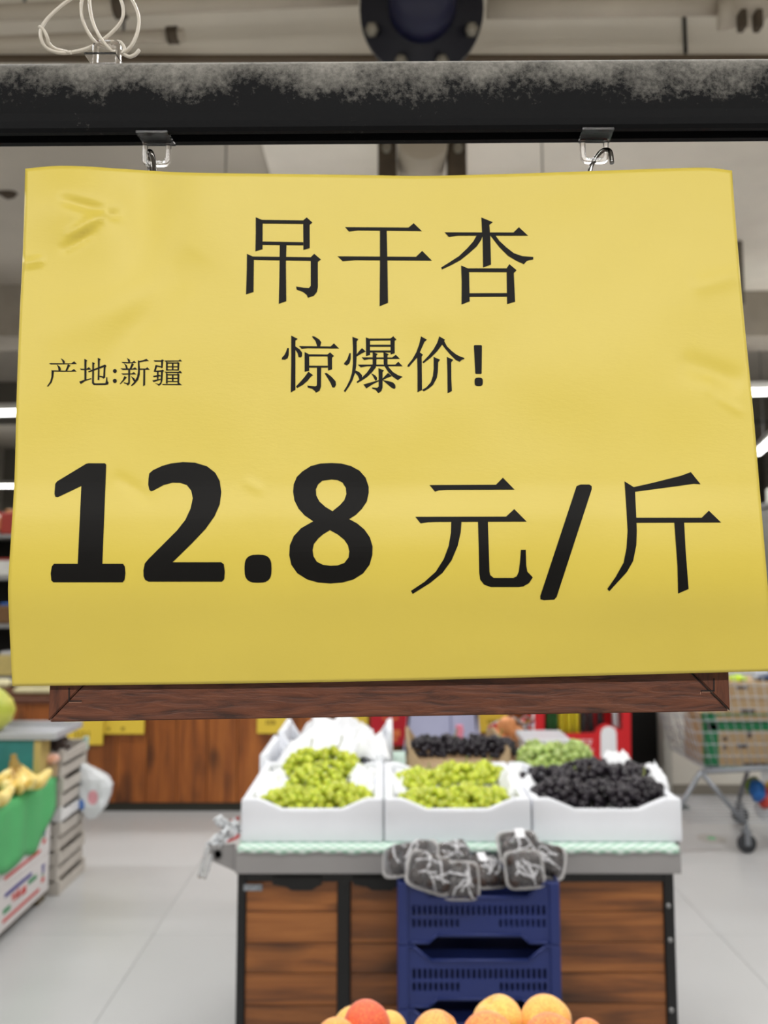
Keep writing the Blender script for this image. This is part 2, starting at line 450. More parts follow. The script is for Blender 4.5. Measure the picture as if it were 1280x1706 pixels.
t = thing('pipe_valve', 'round pale valve with brown lugs above the right end of the rail', 'valve', e)
b = bmesh.new(); ball(b, (0, 0, 0), 0.075, 3, (1, 0.9, 0.85)); tube(b, [(-0.04, 0.02, 0), (-0.10, 0.04, 0.0)], 0.05, 14); link('valve_body', b, m_pale_pipe, t)
for dx in (-0.055, 0.0):
    b = bmesh.new(); box(b, (dx - 0.012, -0.06, -0.115), (dx + 0.012, -0.02, -0.05), 0.006); link('lug', b, m_rust, t)
b = bmesh.new(); tube(b, [(0, 0.02, 0.05), (0, 0.02, CEIL - e.z)], 0.012, 8); link('hanger_rod', b, m_cable, t)
a, b_ = W(1088, 285, 4.6), W(1172, 228, 4.6)
v = (b_ - a)
pipe('diagonal_brace', 'pale slanting brace under the ceiling right of the right clip', 'brace', [a - v * 1.2, a + v * ((CEIL - a.z) / v.z)], 0.06, m_pale_pipe)
a = W(1224, 300, 5.2)
pipe('drop_pipe', 'thin dark upright pipe behind the top right corner of the sheet', 'pipe', [a + Vector((0, 0, -0.9)), Vector((a.x, a.y, CEIL))], 0.035, mat('dull_pipe', srgb(112, 106, 96), 0.7))
# duct with stains at the far left
a = W(12, 320, 4.6)
t = thing('stained_duct', 'stained dark coupling under the ceiling left of the sheet', 'duct', a)
b = bmesh.new(); tube(b, catmull([(-0.5, 0, 0.02), (-0.1, 0, 0.03), (0.02, 0, -0.01), (0.03, 0, 0.12), (0.03, 0.0, CEIL - a.z)], 5), 0.035, 10); link('pipe_run', b, m_rust, t)

# ================================================================ RAIL, CLIPS, WIRE
SP = 0.44                        # distance of the sign's plane
zt, zbt = W(640, 100, SP + 0.006).z, W(640, 214, SP).z
k = NT('dusty_black_rail'); p = k.p
tc = k.n('ShaderNodeTexCoord'); mp = k.n('ShaderNodeMapping'); mp.inputs['Scale'].default_value = (1, 1, 1)
k.l(tc.outputs['Object'], mp.inputs['Vector'])
n1 = k.n('ShaderNodeTexNoise', Scale=30.0, Detail=7.0, Roughness=0.7); k.l(mp.outputs[0], n1.inputs['Vector'])
n2 = k.n('ShaderNodeTexNoise', Scale=300.0, Detail=5.0, Roughness=0.75); k.l(mp.outputs[0], n2.inputs['Vector'])
sx = k.n('ShaderNodeSeparateXYZ'); k.l(tc.outputs['Object'], sx.inputs[0])
h = k.n('ShaderNodeMapRange'); h.inputs[1].default_value = -0.036; h.inputs[2].default_value = -0.002; k.l(sx.outputs[2], h.inputs[0])
ad = k.n('ShaderNodeMath', operation='MULTIPLY_ADD'); ad.inputs[1].default_value = 1.7; ad.inputs[2].default_value = -1.08; k.l(n1.outputs['Fac'], ad.inputs[0])
a2 = k.n('ShaderNodeMath', operation='MULTIPLY_ADD'); a2.inputs[1].default_value = 1.1; k.l(h.outputs[0], a2.inputs[0]); k.l(ad.outputs[0], a2.inputs[2])
a3 = k.n('ShaderNodeMath', operation='MULTIPLY_ADD'); a3.inputs[1].default_value = 1.25; k.l(n2.outputs['Fac'], a3.inputs[0]); k.l(a2.outputs[0], a3.inputs[2])
mr = k.n('ShaderNodeMapRange'); mr.inputs[1].default_value = 0.72; mr.inputs[2].default_value = 1.72; mr.inputs[4].default_value = 0.92; k.l(a3.outputs[0], mr.inputs[0])
mx = k.n('ShaderNodeMix', data_type='RGBA'); mx.inputs[6].default_value = srgb(13, 14, 16); mx.inputs[7].default_value = srgb(160, 157, 150); p.inputs['Specular IOR Level'].default_value = 0.10
k.l(mr.outputs[0], mx.inputs[0]); k.l(mx.outputs[2], p.inputs['Base Color'])
rr = k.n('ShaderNodeMapRange'); rr.inputs[3].default_value = 0.55; rr.inputs[4].default_value = 0.95; k.l(mr.outputs[0], rr.inputs[0]); k.l(rr.outputs[0], p.inputs['Roughness'])
bp = k.n('ShaderNodeBump', Strength=0.35, Distance=0.0006); k.l(n2.outputs['Fac'], bp.inputs['Height']); k.l(bp.outputs[0], p.inputs['Normal'])
m_rail = k.m
rail = thing('hanging_rail', 'dusty black metal rail across the top carrying the yellow sign', 'rail', (0, 0, zt))
H = zt - zbt
prof = [(SP + 0.0005, -H + 0.002), (SP, -H + 0.006)]
prof += [(SP + 0.0002 + 0.0008 * i / 6, -H + 0.006 + (H - 0.016) * i / 6) for i in range(1, 7)]
for i in range(1, 9):
    an = math.pi / 2 * i / 8
    prof.append((SP + 0.001 + 0.009 * (1 - math.cos(an)), -0.010 + 0.010 * math.sin(an)))
prof += [(SP + 0.014, 0.0), (SP + 0.0165, -0.003), (SP + 0.0165, -H), (SP + 0.0125, -H), (SP + 0.0125, -H + 0.005), (SP + 0.005, -H + 0.005), (SP + 0.005, -H), (SP + 0.002, -H)]
bm = bmesh.new(); NX = 2; cols = []
th = R(0.42)
for i in range(NX + 1):
    x = -0.75 + 1.5 * i / NX
    cols.append([bm.verts.new((x, py, pz + x * math.tan(th))) for py, pz in prof])
n = len(prof)
for A, B in zip(cols, cols[1:]):
    for j in range(n):
        f = bm.faces.new((A[j], B[j], B[(j + 1) % n], A[(j + 1) % n])); f.smooth = 2 <= j <= 16
bm.faces.new(cols[0][::-1]); bm.faces.new(cols[-1]); bmesh.ops.recalc_face_normals(bm, faces=bm.faces)
link('tube', bm, m_rail, rail)
for s in (-1, 1):
    link('post', boxbm((s * 0.75 - 0.02, SP - 0.008, -zt), (s * 0.75 + 0.02, SP + 0.026, 0.03), 0.004), m_rail, rail)

def railz(x): return zbt + x * math.tan(th)
def clip(cx, up, label):
    """clear plastic clip: a foot on the rail and a square loop"""
    t = thing('clear_clip', label, 'clip', (cx, SP + 0.010, (railz(cx) - 0.0005) if not up else zt + cx * math.tan(th) + 0.0002), 0, 'clear clips on the rail')
    s = 1 if up else -1
    b = bmesh.new()
    slab(lambda x, y, q: Vector((x, y, s * (0.0 if q else 0.0014))), [[(-0.0098, -0.0105), (0.0092, -0.0105), (0.0104, 0.004), (-0.0086, 0.004)]], bm=b)
    link('foot', b, m_clear, t)
    lo = [(-0.0086, 0.0014)] + [(-0.0086 + 0.004 * (1 - math.cos(a)), 0.0125 + 0.004 * math.sin(a)) for a in [R(10 * k) for k in range(0, 10)]] + \
         [(0.0086 - 0.004 * (1 - math.cos(a)), 0.0125 + 0.004 * math.sin(a)) for a in [R(90 - 10 * k) for k in range(0, 10)]] + [(0.0086, 0.0014)]
    hi = [(x * 0.66, 0.0022 + (y - 0.0014) * 0.77) for x, y in lo]
    b = bmesh.new()
    slab(lambda x, y, q: Vector((x, 0.0014 if q else -0.0014, s * y)), [lo], [hi], bm=b)
    bmesh.ops.bevel(b, geom=[e for e in b.edges if len(e.link_faces) == 2 and e.calc_face_angle(0) > 1.0], offset=0.0004, segments=1, affect='EDGES')
    link('loop', b, m_clear, t)
    return t
cl = W(262, 225, SP + 0.01); cr_ = W(990, 225, SP + 0.01); cu = W(180, 100, SP + 0.012)
clip(cl.x, False, 'clear plastic clip under the rail at its left')
clip(cr_.x, False, 'clear plastic clip under the rail at its right')
clip(cu.x, True, 'clear plastic clip standing on top of the rail under the wire loops')
m_wire = mat('white_coated_wire', srgb(214, 206, 192), 0.35, var=0.15, vscale=60)
bm = bmesh.new(); o0 = Vector((cu.x, SP + 0.012, zt))
def wl(pts):
    q = [W(x / 3.2, y / 3.2, SP + d) - o0 for x, y, d in pts]
    tube(bm, catmull(q, 6), 0.00105, 8)
wl([(640, -160, .016), (560, -190, .012), (450, -60, .010), (330, 28, .007), (245, 110, .004), (216, 178, .003), (240, 248, .005), (310, 280, .007), (400, 276, .010), (500, 243, .013), (600, 170, .014), (655, 90, .013), (640, -10, .012), (560, -120, .009), (480, -120, .006), (440, -10, .004), (434, 70, .004), (458, 150, .006), (510, 225, .009), (575, 255, .012), (620, 262, .014)])
wl([(700, -200, .02), (600, -190, .016), (500, -100, .010), (478, -10, .008), (488, 90, .006), (525, 185, .006), (590, 268, .009), (612, 276, .011)])
wl([(560, -200, .016), (640, -110, .014), (700, -10, .012), (738, 80, .009), (735, 165, .006), (700, 245, .005), (660, 285, .007)])
wl([(664, 292, .006), (692, 302, .004), (722, 290, .004), (742, 268, .005)])
wl([(206, 140, .002), (232, 160, .003), (252, 200, .004), (262, 232, .006), (300, 262, .008), (380, 282, .008)])
wl([(590, 230, .010), (640, 225, .012), (664, 262, .012), (650, 290, .008)])
o = link('wire_coil', bm, m_wire); o.location = o0
tag(o, 'loose coil of white coated wire threaded through the clip on the rail', 'wire')

# ================================================================ WOODEN SIGN FRAME
fc_ = [W(116, 305, SP + 0.002), W(1186, 292, SP + 0.002), W(1217, 1185, SP + 0.002), W(80, 1203, SP + 0.002)]
TL, TR, BR, BL = fc_
base = (BL + BR) / 2
frame = thing('sign_frame', 'dark brown wooden frame behind the yellow price sheet', 'frame', base)
def fuv(u, v, w=0.0):      # u 0..1 across, v 0..1 down, w depth behind the front
    q = TL.lerp(TR, u).lerp(BL.lerp(BR, u), v) - base
    return Vector((q.x, q.y + w, q.z))
mw = 0.105; mh = 0.134      # width of a rail as share of the frame
ex = 0.0012
def rail_part(name, quad, m):
    b = bmesh.new()
    f = [b.verts.new(fuv(u, v, 0.0)) for u, v in quad]; g = [b.verts.new(fuv(u, v, 0.011)) for u, v in quad]
    b.faces.new(f); b.faces.new(g[::-1])
    for i in range(4): b.faces.new((f[i], f[(i + 1) % 4], g[(i + 1) % 4], g[i]))
    bmesh.ops.recalc_face_normals(b, faces=b.faces)
    bmesh.ops.bevel(b, geom=list(b.edges), offset=0.0006, segments=2, affect='EDGES')
    return link(name, b, m, frame)
m_dark_wood_v = wood('dark_reddish_wood_upright', srgb(48, 22, 12), srgb(90, 48, 29), srgb(110, 62, 38), 2, scale=100, stretch=7, rough=0.5, knots=False, rnd=0.03, bump=0.9)
mu = mw * 1.0
rail_part('bottom_rail', [(ex, 1), (1 - ex, 1), (1 - mu - ex, 1 - mh), (mu + ex, 1 - mh)], m_dark_wood)
rail_part('top_rail', [(ex, 0), (1 - ex, 0), (1 - mu - ex, mh), (mu + ex, mh)], m_dark_wood)
rail_part('left_stile', [(0, ex), (0, 1 - ex), (mu, 1 - mh - ex), (mu, mh + ex)], m_dark_wood_v)
rail_part('right_stile', [(1, ex), (1, 1 - ex), (1 - mu, 1 - mh - ex), (1 - mu, mh + ex)], m_dark_wood_v)
bb = bmesh.new()
f = [fuv(u, v, 0.004) for u, v in ((0.07, 0.09), (0.93, 0.09), (0.93, 0.91), (0.07, 0.91))]; g = [q + Vector((0, 0.004, 0)) for q in f]
vv = [bb.verts.new(q) for q in f + g]
for ix in ((0, 1, 2, 3), (7, 6, 5, 4), (0, 4, 5, 1), (1, 5, 6, 2), (2, 6, 7, 3), (3, 7, 4, 0)): bb.faces.new([vv[i] for i in ix])
link('panel', bb, m_dark_wood, frame)
# stamped corner seams: fine dark bars proud by a hair
m_seam = mat('dark_seam', srgb(24, 12, 9), 0.7); m_lip = mat('pale_lip', srgb(150, 112, 92), 0.6)  # lip lines are lighter than the wood beside the seams
def seam(pts, wpx, m, w=-0.00025):
    b = bmesh.new()
    for (x0, y0), (x1, y1) in zip(pts, pts[1:]):
        a, c = W(x0, y0, SP + 0.002 + w) - base, W(x1, y1, SP + 0.002 + w) - base
        d = (c - a).normalized(); nn = Vector((-d.z, 0, d.x)) * wpx * SP / F / 2
        e = Vector((0, 0.0004, 0)); q = [b.verts.new(s) for s in (a - nn, c - nn, c + nn, a + nn, a - nn + e, c - nn + e, c + nn + e, a + nn + e)]
        for ix in ((0, 1, 2, 3), (7, 6, 5, 4), (0, 4, 5, 1), (1, 5, 6, 2), (2, 6, 7, 3), (3, 7, 4, 0)): b.faces.new([q[i] for i in ix])
    bmesh.ops.recalc_face_normals(b, faces=b.faces)
    link('corner_seam', b, m, frame)
seam([(115, 1146), (115, 1169)], 2.2, m_seam); seam([(114, 1168), (136, 1168)], 1.6, m_seam); seam([(115, 1170.5), (136, 1170)], 1.0, m_lip)
seam([(1190, 1130), (1190, 1152)], 2.4, m_seam); seam([(1168, 1151), (1191, 1151)], 2.0, m_seam); seam([(1170, 1153), (1187, 1153)], 1.0, m_lip)
seam([(1151, 1121), (1184, 1152), (1216, 1183)], 1.4, m_seam)
seam([(1167, 1157), (1168, 1153)], 1.0, m_lip)
# hook eyes
def hook(pts, r):
    b = bmesh.new(); tube(b, catmull([W(x, y, SP + d) - base for x, y, d in pts], 6), r, 10); link('hook', b, m_chrome, frame)
hook([(258, 330, .010), (258, 300, .010), (257, 275, .0085), (254, 258, .0070), (250, 252, .0085), (247, 256, .012), (248, 270, .015), (253, 300, .016)], 0.0014)
hook([(978, 330, .011), (981, 300, .011), (985, 278, .011), (992, 264, .0115), (1003, 252, .011), (1013, 250, .0085), (1018, 256, .0065), (1020, 272, .006)], 0.0014)

# ================================================================ YELLOW PRICE SHEET
k = NT('yellow_paper'); p = k.p; p.inputs['Roughness'].default_value = 0.42; p.inputs['Specular IOR Level'].default_value = 0.5
tc = k.n('ShaderNodeTexCoord'); mp = k.n('ShaderNodeMapping'); mp.inputs['Scale'].default_value = (1, 1, 2.4); k.l(tc.outputs['Object'], mp.inputs['Vector'])
nz = k.n('ShaderNodeTexNoise', Scale=260.0, Detail=5.0, Roughness=0.6); k.l(mp.outputs[0], nz.inputs['Vector'])
n3 = k.n('ShaderNodeTexNoise', Scale=9.0, Detail=3.0); k.l(tc.outputs['Object'], n3.inputs['Vector'])
mx = k.n('ShaderNodeMix', data_type='RGBA'); mx.inputs[6].default_value = srgb(222, 201, 86); mx.inputs[7].default_value = srgb(216, 194, 76); k.l(n3.outputs['Fac'], mx.inputs[0])
k.l(mx.outputs[2], p.inputs['Base Color'])
bp = k.n('ShaderNodeBump', Strength=0.10, Distance=0.0005); k.l(nz.outputs['Fac'], bp.inputs['Height']); k.l(bp.outputs[0], p.inputs['Normal'])
m_paper = k.m
eL = [(280, 42), (360, 40), (440, 37), (520, 33), (650, 28), (800, 24), (900, 18), (975, 13.5), (1030, 15), (1143, 20.5)]
eR = [(283, 1220), (340, 1224), (450, 1233), (540, 1241), (680, 1255), (800, 1265), (920, 1275), (1020, 1283), (1118, 1288)]
eT = [(42, 281), (90, 276.5), (140, 277), (200, 281), (300, 287), (450, 289.5), (600, 291.5), (700, 293), (800, 291), (900, 288), (1000, 284.5), (1100, 281), (1180, 279.5), (1220, 284)]
eB = [(20, 1143), (300, 1140), (640, 1134.5), (900, 1128), (1288, 1118)]
dprof = [(270, 0.0025), (330, 0.0035), (450, 0.007), (600, 0.0115), (800, 0.018), (870, 0.0228), (930, 0.0246), (990, 0.0224), (1060, 0.0136), (1150, 0.0012)]
def crease(x, y, x0, y0, x1, y1, w, amp, side=0.0):
    dx, dy = x1 - x0, y1 - y0; L = math.hypot(dx, dy); t = ((x - x0) * dx + (y - y0) * dy) / (L * L)
    e = max(0.0, 1 - (2 * abs(t - 0.5)) ** 4) if -0.3 < t < 1.3 else 0.0
    if not 0 <= t <= 1: return 0.0
    d = ((x - x0) * dy - (y - y0) * dx) / L
    return amp * e * math.exp(-(d / w) ** 2) * (1 if not side else (0.5 + 0.5 * math.tanh(side * d / w)))
def gau(x, y, cx, cy, sx, sy, a): return a * math.exp(-((x - cx) / sx) ** 2 - ((y - cy) / sy) ** 2)
def depth(x, y):
    d = sinterp(dprof, y)
    top = max(0.0, 1 - (y - 280) / 260.0)
    d += 0.0018 * top * math.sin((x - 60) / 1220 * math.pi * 2.2 + 0.4)
    d += gau(x, y, 110, 340, 70, 60, 0.0030) - gau(x, y, 245, 330, 48, 130, 0.0044) + gau(x, y, 330, 330, 60, 100, 0.0022)
    d += crease(x, y, 95, 330, 205, 362, 9, -0.0018) + crease(x, y, 110, 395, 190, 345, 8, 0.0020) + crease(x, y, 100, 420, 160, 385, 7, -0.0014)
    d += crease(x, y, 36, 441, 75, 432, 6, 0.0016) + crease(x, y, 150, 640, 330, 420, 30, -0.0013) + crease(x, y, 60, 560, 300, 470, 34, 0.0011)
    d += crease(x, y, 1150, 480, 1240, 455, 16, 0.0008) + crease(x, y, 1130, 600, 1240, 640, 20, -0.0014) + crease(x, y, 1195, 660, 1240, 690, 6, 0.0005) + crease(x, y, 1180, 630, 1182, 660, 6, 0.0004)
    d += gau(x, y, 1100, 320, 120, 70, 0.0012) + gau(x, y, 1130, 980, 130, 60, 0.0010) - gau(x, y, 640, 1010, 500, 70, 0.0012)
    d += crease(x, y, 190, 790, 260, 840, 10, -0.0006) + crease(x, y, 405, 800, 440, 820, 8, 0.0005) + crease(x, y, 670, 520, 900, 480, 40, 0.0004)
    d += 0.0009 * noise.noise(Vector((x / 130.0, y / 130.0, 3.1)))
    return d
def PS(x, y, off=0.0): return W(x, y, SP - depth(x, y) - off)
NU, NV = 190, 140
gx = []
pb = PS(640, 1134)
verts, faces = [], []
for j in range(NV + 1):
    v = j / NV
    for i in range(NU + 1):
        u_ = i / NU
        xt, xb = 42 + (1220 - 42) * u_, 20.5 + (1288 - 20.5) * u_
        T = (xt, sinterp(eT, xt)); B = (xb, sinterp(eB, xb))
        yl, yr = 281 + (1143 - 281) * v, 284 + (1118 - 284) * v
        Lp = (sinterp(eL, yl), yl); Rp = (sinterp(eR, yr), yr)
        x = (1 - v) * T[0] + v * B[0] + (1 - u_) * Lp[0] + u_ * Rp[0] - ((1 - u_) * ((1 - v) * 42 + v * 20.5) + u_ * ((1 - v) * 1220 + v * 1288))
        y = (1 - v) * T[1] + v * B[1] + (1 - u_) * Lp[1] + u_ * Rp[1] - ((1 - u_) * ((1 - v) * 281 + v * 1143) + u_ * ((1 - v) * 284 + v * 1118))
        verts.append(PS(x, y) - pb)
N1 = len(verts)
for j in range(NV):
    for i in range(NU):
        a = j * (NU + 1) + i; faces.append((a, a + NU + 1, a + NU + 2, a + 1))
sheet = link('price_sheet', (verts, faces), m_paper, None, True); sheet.location = pb
md = sheet.modifiers.new('thickness', 'SOLIDIFY'); md.thickness = 0.00018; md.offset = -1
tag(sheet, 'big yellow paper price sheet with black printed characters and 12.8', 'sign')
# printed characters: outlines drawn stroke by stroke in the sheet's own plan (zoom frame ox, oy, scale)
def glyph(name, ox, oy, s, strokes, holes=(), grid=9.0):
    cv = lambda P: [(ox + x / s, oy + y / s) for x, y in P]
    pols = [cv(P) for P in strokes]
    b = slab(lambda x, y, q: PS(x, y, 0.00008 if q else 0.00024) - pb, pols, [cv(h) for h in holes], grid)
    for f in b.faces: f.smooth = False
    return link(name, b, m_ink, sheet)
def rc(x0, y0, x1, y1): return [(x0, y0), (x1, y0), (x1, y1), (x0, y1)]
glyph('character', 400, 350, 8, [
 [(210,95),(292,130),(302,180),(300,520),(205,548),(210,300)], [(285,130),(845,137),(842,183),(300,178)],
 [(890,97),(965,165),(928,195),(930,505),(845,530),(842,137)], [(299,418),(843,428),(843,468),(299,462)],
 [(530,455),(620,455),(612,700),(617,1212),(517,1248),(525,900)], [(92,583),(170,618),(185,660),(180,1090),(80,1122),(90,800)],
 [(170,618),(945,628),(945,676),(180,662)],
 [(990,582),(1078,657),(1038,690),(1038,1030),(1025,1090),(985,1140),(905,1168),(890,1130),(840,1090),(755,1058),(748,1018),(850,1035),(920,1038),(943,1010),(943,628)]])
glyph('character', 550, 350, 7.111, [
 [(180,202),(930,207),(992,155),(1088,248),(330,240),(225,253)], [(90,547),(1020,553),(1093,483),(1207,598),(300,592),(150,605)],
 [(592,235),(672,235),(680,580),(688,1097),(588,1138),(592,600)]])
glyph('character', 720, 350, 7.111, [
 [(585,87),(720,142),(680,175),(690,300),(700,645),(605,680),(600,345),(593,270)], [(150,263),(965,265),(1030,202),(1138,302),(300,302),(200,318)],
 [(530,298),(600,298),(585,350),(530,430),(440,510),(340,590),(230,650),(118,702),(108,680),(220,610),(320,545),(420,450),(490,370)],
 [(690,298),(750,298),(800,365),(880,440),(970,510),(1070,545),(1200,555),(1200,585),(1150,592),(1120,605),(1090,640),(1000,600),(900,540),(800,440),(745,370)],
 [(345,655),(425,690),(440,730),(447,1080),(350,1118),(352,850)], [(425,690),(886,690),(884,735),(438,733)],
 [(917,640),(1003,712),(970,745),(985,1085),(890,1113),(884,690)], [(440,985),(890,983),(890,1025),(440,1027)]])
glyph('character', 460, 550, 10.667, [
 [(270,95),(385,155),(345,185),(345,1060),(262,1105),(270,600)], [(200,318),(230,320),(225,440),(205,500),(160,525),(100,520),(105,490),(150,440),(180,380)],
 [(340,285),(420,340),(465,400),(462,460),(440,485),(400,478),(385,410),(340,340)], [(645,105),(690,115),(770,165),(805,215),(785,290),(735,290),(700,190),(645,125)],
 [(410,283),(970,290),(1030,235),(1120,325),(560,320),(455,330)], [(508,388),(580,425),(590,470),(590,720),(508,738)], [(580,428),(917,432),(917,465),(585,465)],
 [(962,395),(1030,458),(997,490),(997,695),(925,718),(915,432)], [(586,630),(920,632),(920,665),(586,665)],
 [(728,655),(803,655),(800,1000),(775,1075),(710,1110),(690,1080),(640,1040),(565,1020),(558,985),(700,998),(725,985),(728,900)],
 [(575,738),(660,800),(620,825),(560,900),(480,970),(375,1028),(355,1000),(440,910),(510,830)], [(862,765),(900,760),(990,830),(1060,910),(1068,970),(1040,1020),(1000,1015),(970,940),(910,840)]])
glyph('character', 565, 550, 10.667, [
 [(238,118),(345,158),(315,200),(315,420),(305,640),(285,760),(240,890),(180,1000),(110,1100),(85,1080),(130,1010),(190,890),(230,760),(247,600),(247,300)],
 [(185,408),(210,410),(208,510),(185,590),(140,625),(90,608),(92,585),(145,520)], [(305,440),(360,370),(408,318),(475,378),(400,415),(310,470)], [(295,715),(360,745),(410,800),(410,850),(365,885),(335,810),(285,755)],
 [(478,128),(545,155),(552,180),(552,440),(480,458),(480,300)], [(540,150),(917,148),(917,182),(550,186)], [(963,108),(1022,168),(990,190),(990,408),(918,432),(915,148)],
 rc(550,258,920,293), rc(550,360,920,395),
 [(598,385),(690,425),(665,450),(665,600),(655,660),(590,745),(500,830),(420,885),(325,940),(315,915),(400,850),(500,750),(560,660),(598,600)],
 [(790,385),(885,428),(862,450),(862,600),(885,660),(960,745),(1050,800),(1130,828),(1100,850),(1045,888),(960,830),(880,750),(815,650),(795,600)],
 [(403,483),(945,485),(1010,437),(1082,510),(530,515),(445,530)], [(335,612),(1000,612),(1055,560),(1130,640),(500,640),(385,660)],
 [(700,675),(800,715),(775,745),(775,1020),(755,1080),(700,1120),(680,1095),(650,1060),(590,1040),(590,1018),(680,1025),(705,1000),(705,800)],
 [(570,765),(640,800),(675,840),(675,885),(645,895),(610,830)], [(772,862),(870,760),(940,815),(850,850),(772,888)],
 [(435,965),(560,930),(708,888),(710,905),(600,960),(485,1035)], [(772,885),(880,905),(960,930),(1000,970),(1005,1020),(985,1045),(930,1020),(860,960)]])
glyph('character', 670, 550, 8.533, [
 [(270,88),(355,135),(320,165),(260,300),(220,385),(160,450),(100,520),(75,515),(85,490),(150,410),(205,310),(245,200)], [(215,385),(250,312),(298,348),(280,375),(285,850),(220,882),(220,600)],
 [(530,88),(612,135),(595,160),(560,220),(500,300),(410,390),(305,470),(290,455),(380,360),(450,270),(500,180)],
 [(565,195),(600,155),(640,230),(700,290),(770,345),(830,375),(888,395),(885,410),(850,420),(820,450),(760,420),(690,350),(620,270)],
 [(450,380),(542,420),(515,455),(510,590),(495,680),(440,780),(380,830),(310,870),(285,850),(350,810),(410,740),(440,650),(450,550)],
 [(638,380),(730,422),(700,455),(702,700),(710,865),(648,897),(645,600)]])
glyph('exclamation_mark', 670, 550, 8.533, [[(1022,222),(1035,212),(1125,212),(1137,222),(1133,612),(1122,622),(1052,622),(1042,612)], ring(1091,735,59,60,24,3.2)])
glyph('character', 70, 585, 10.24, [
 [(318,120),(370,150),(392,185),(382,212),(360,212),(345,165)], [(120,210),(150,204),(500,208),(548,172),(592,217),(350,223),(150,225)], [(250,222),(310,270),(322,310),(308,342),(283,342),(275,280)],
 [(440,222),(485,245),(460,270),(425,342),(395,342),(425,270)], [(180,328),(500,334),(545,305),(590,346),(350,350),(190,346)], [(163,320),(203,340),(192,440),(165,530),(100,607),(86,598),(138,520),(160,440)]])
glyph('character', 70, 585, 10.24, [
 [(645,298),(680,300),(760,300),(800,272),(840,312),(720,320),(665,320)], [(722,130),(772,155),(758,180),(757,490),(723,497)], [(635,520),(700,495),(840,460),(842,474),(740,507),(660,560)],
 [(785,345),(900,299),(1075,228),(1100,250),(1082,280),(1077,450),(1045,468),(1020,447),(980,437),(980,420),(1045,430),(1052,272),(800,361)], [(952,112),(1000,135),(985,160),(977,490),(948,492),(955,300)],
 [(858,185),(900,205),(888,230),(885,520),(895,546),(920,550),(1080,546),(1090,510),(1096,445),(1113,445),(1117,510),(1138,535),(1125,567),(1080,577),(880,577),(853,547),(857,350)]])
glyph('colon', 70, 585, 10.24, [ring(1243,338,33,34,20), ring(1242,507,34,36,20)])
glyph('character', 185, 585, 10.24, [
 [(270,115),(320,145),(328,175),(312,192),(295,188),(285,150)], [(178,182),(355,190),(395,165),(432,197),(300,207),(200,204)], [(218,202),(270,240),(287,296),(255,300),(243,250)], [(355,202),(390,220),(347,302),(318,302)],
 [(160,294),(370,297),(410,275),(450,312),(200,320)], [(175,379),(350,379),(390,358),(430,394),(200,400)], [(294,300),(326,310),(321,550),(285,587),(265,562),(220,547),(220,530),(275,545),(294,530)],
 [(228,425),(268,445),(215,510),(160,563),(150,555),(200,490)], [(340,425),(400,465),(418,505),(395,522),(373,490)],
 [(459,155),(483,165),(492,300),(490,400),(462,490),(400,562),(350,597),(343,582),(398,520),(443,440),(461,350)], [(480,170),(540,155),(605,132),(648,166),(560,174),(482,192)], [(486,296),(590,297),(620,275),(660,316),(486,317)], [(552,312),(583,312),(581,578),(547,596),(550,450)]])
glyph('character', 185, 585, 10.24, [
 [(725,158),(745,155),(850,158),(870,140),(905,155),(888,175),(881,282),(855,290),(855,178),(745,178)], [(770,236),(860,258),(860,276),(770,264)], [(760,235),(787,255),(762,336),(735,330)],
 [(725,335),(850,328),(880,315),(905,335),(886,355),(877,500),(857,560),(815,592),(790,567),(750,547),(820,560),(845,530),(854,352),(740,353)],
 [(715,425),(820,400),(850,415),(850,427),(730,442)], [(785,350),(812,350),(806,492),(785,492)], [(705,500),(850,469),(850,486),(725,526)],
 [(910,160),(1150,160),(1180,140),(1212,173),(930,179)], [(938,176),(969,190),(967,330),(938,330)], [(1134,180),(1166,200),(1161,330),(1134,330)], rc(960,193,1142,211), rc(960,257,1140,273), rc(960,311,1140,328), rc(1040,200,1066,325),
 [(910,350),(1150,352),(1180,332),(1212,373),(1000,369),(935,369)], [(938,366),(967,385),(967,550),(938,552)], [(1134,368),(1166,395),(1161,545),(1134,552)], rc(960,393,1142,411), rc(960,455,1140,471), rc(960,508,1140,525), rc(1040,400,1066,520),
 [(870,561),(1140,559),(1165,540),(1212,579),(1000,577),(885,577)]])
glyph('numeral', 70, 750, 4, [[(295,90),(310,87),(420,87),(428,97),(402,757),(540,757),(552,775),(556,820),(550,865),(538,880),(75,880),(62,868),(58,820),(65,775),(80,757),(238,757),(262,238),(105,313),(88,310),(83,290),(88,225),(100,208)]])
glyph('numeral', 70, 750, 4, [[(710,190),(715,155),(740,133),(800,105),(860,88),(940,79),(1020,83),(1100,107),(1155,150),(1185,205),(1195,280),(1185,360),(1150,440),(1090,525),(1000,620),(870,747),(1195,747),(1212,760),(1219,810),(1215,860),(1200,876),(710,876),(688,865),(677,840),(676,800),(685,755),(710,725),(800,635),(900,535),(955,465),(990,390),(1005,320),(995,270),(965,232),(920,217),(870,216),(810,232),(740,270),(725,273),(715,262),(708,230)]])
glyph('decimal_point', 390, 750, 4.923, [ring(197, 972, 111, 115, 28, 3.0)])
def sm(P): return [(v.x, v.y) for v in catmull([(x, y, 0) for x, y in P], 3, True)]
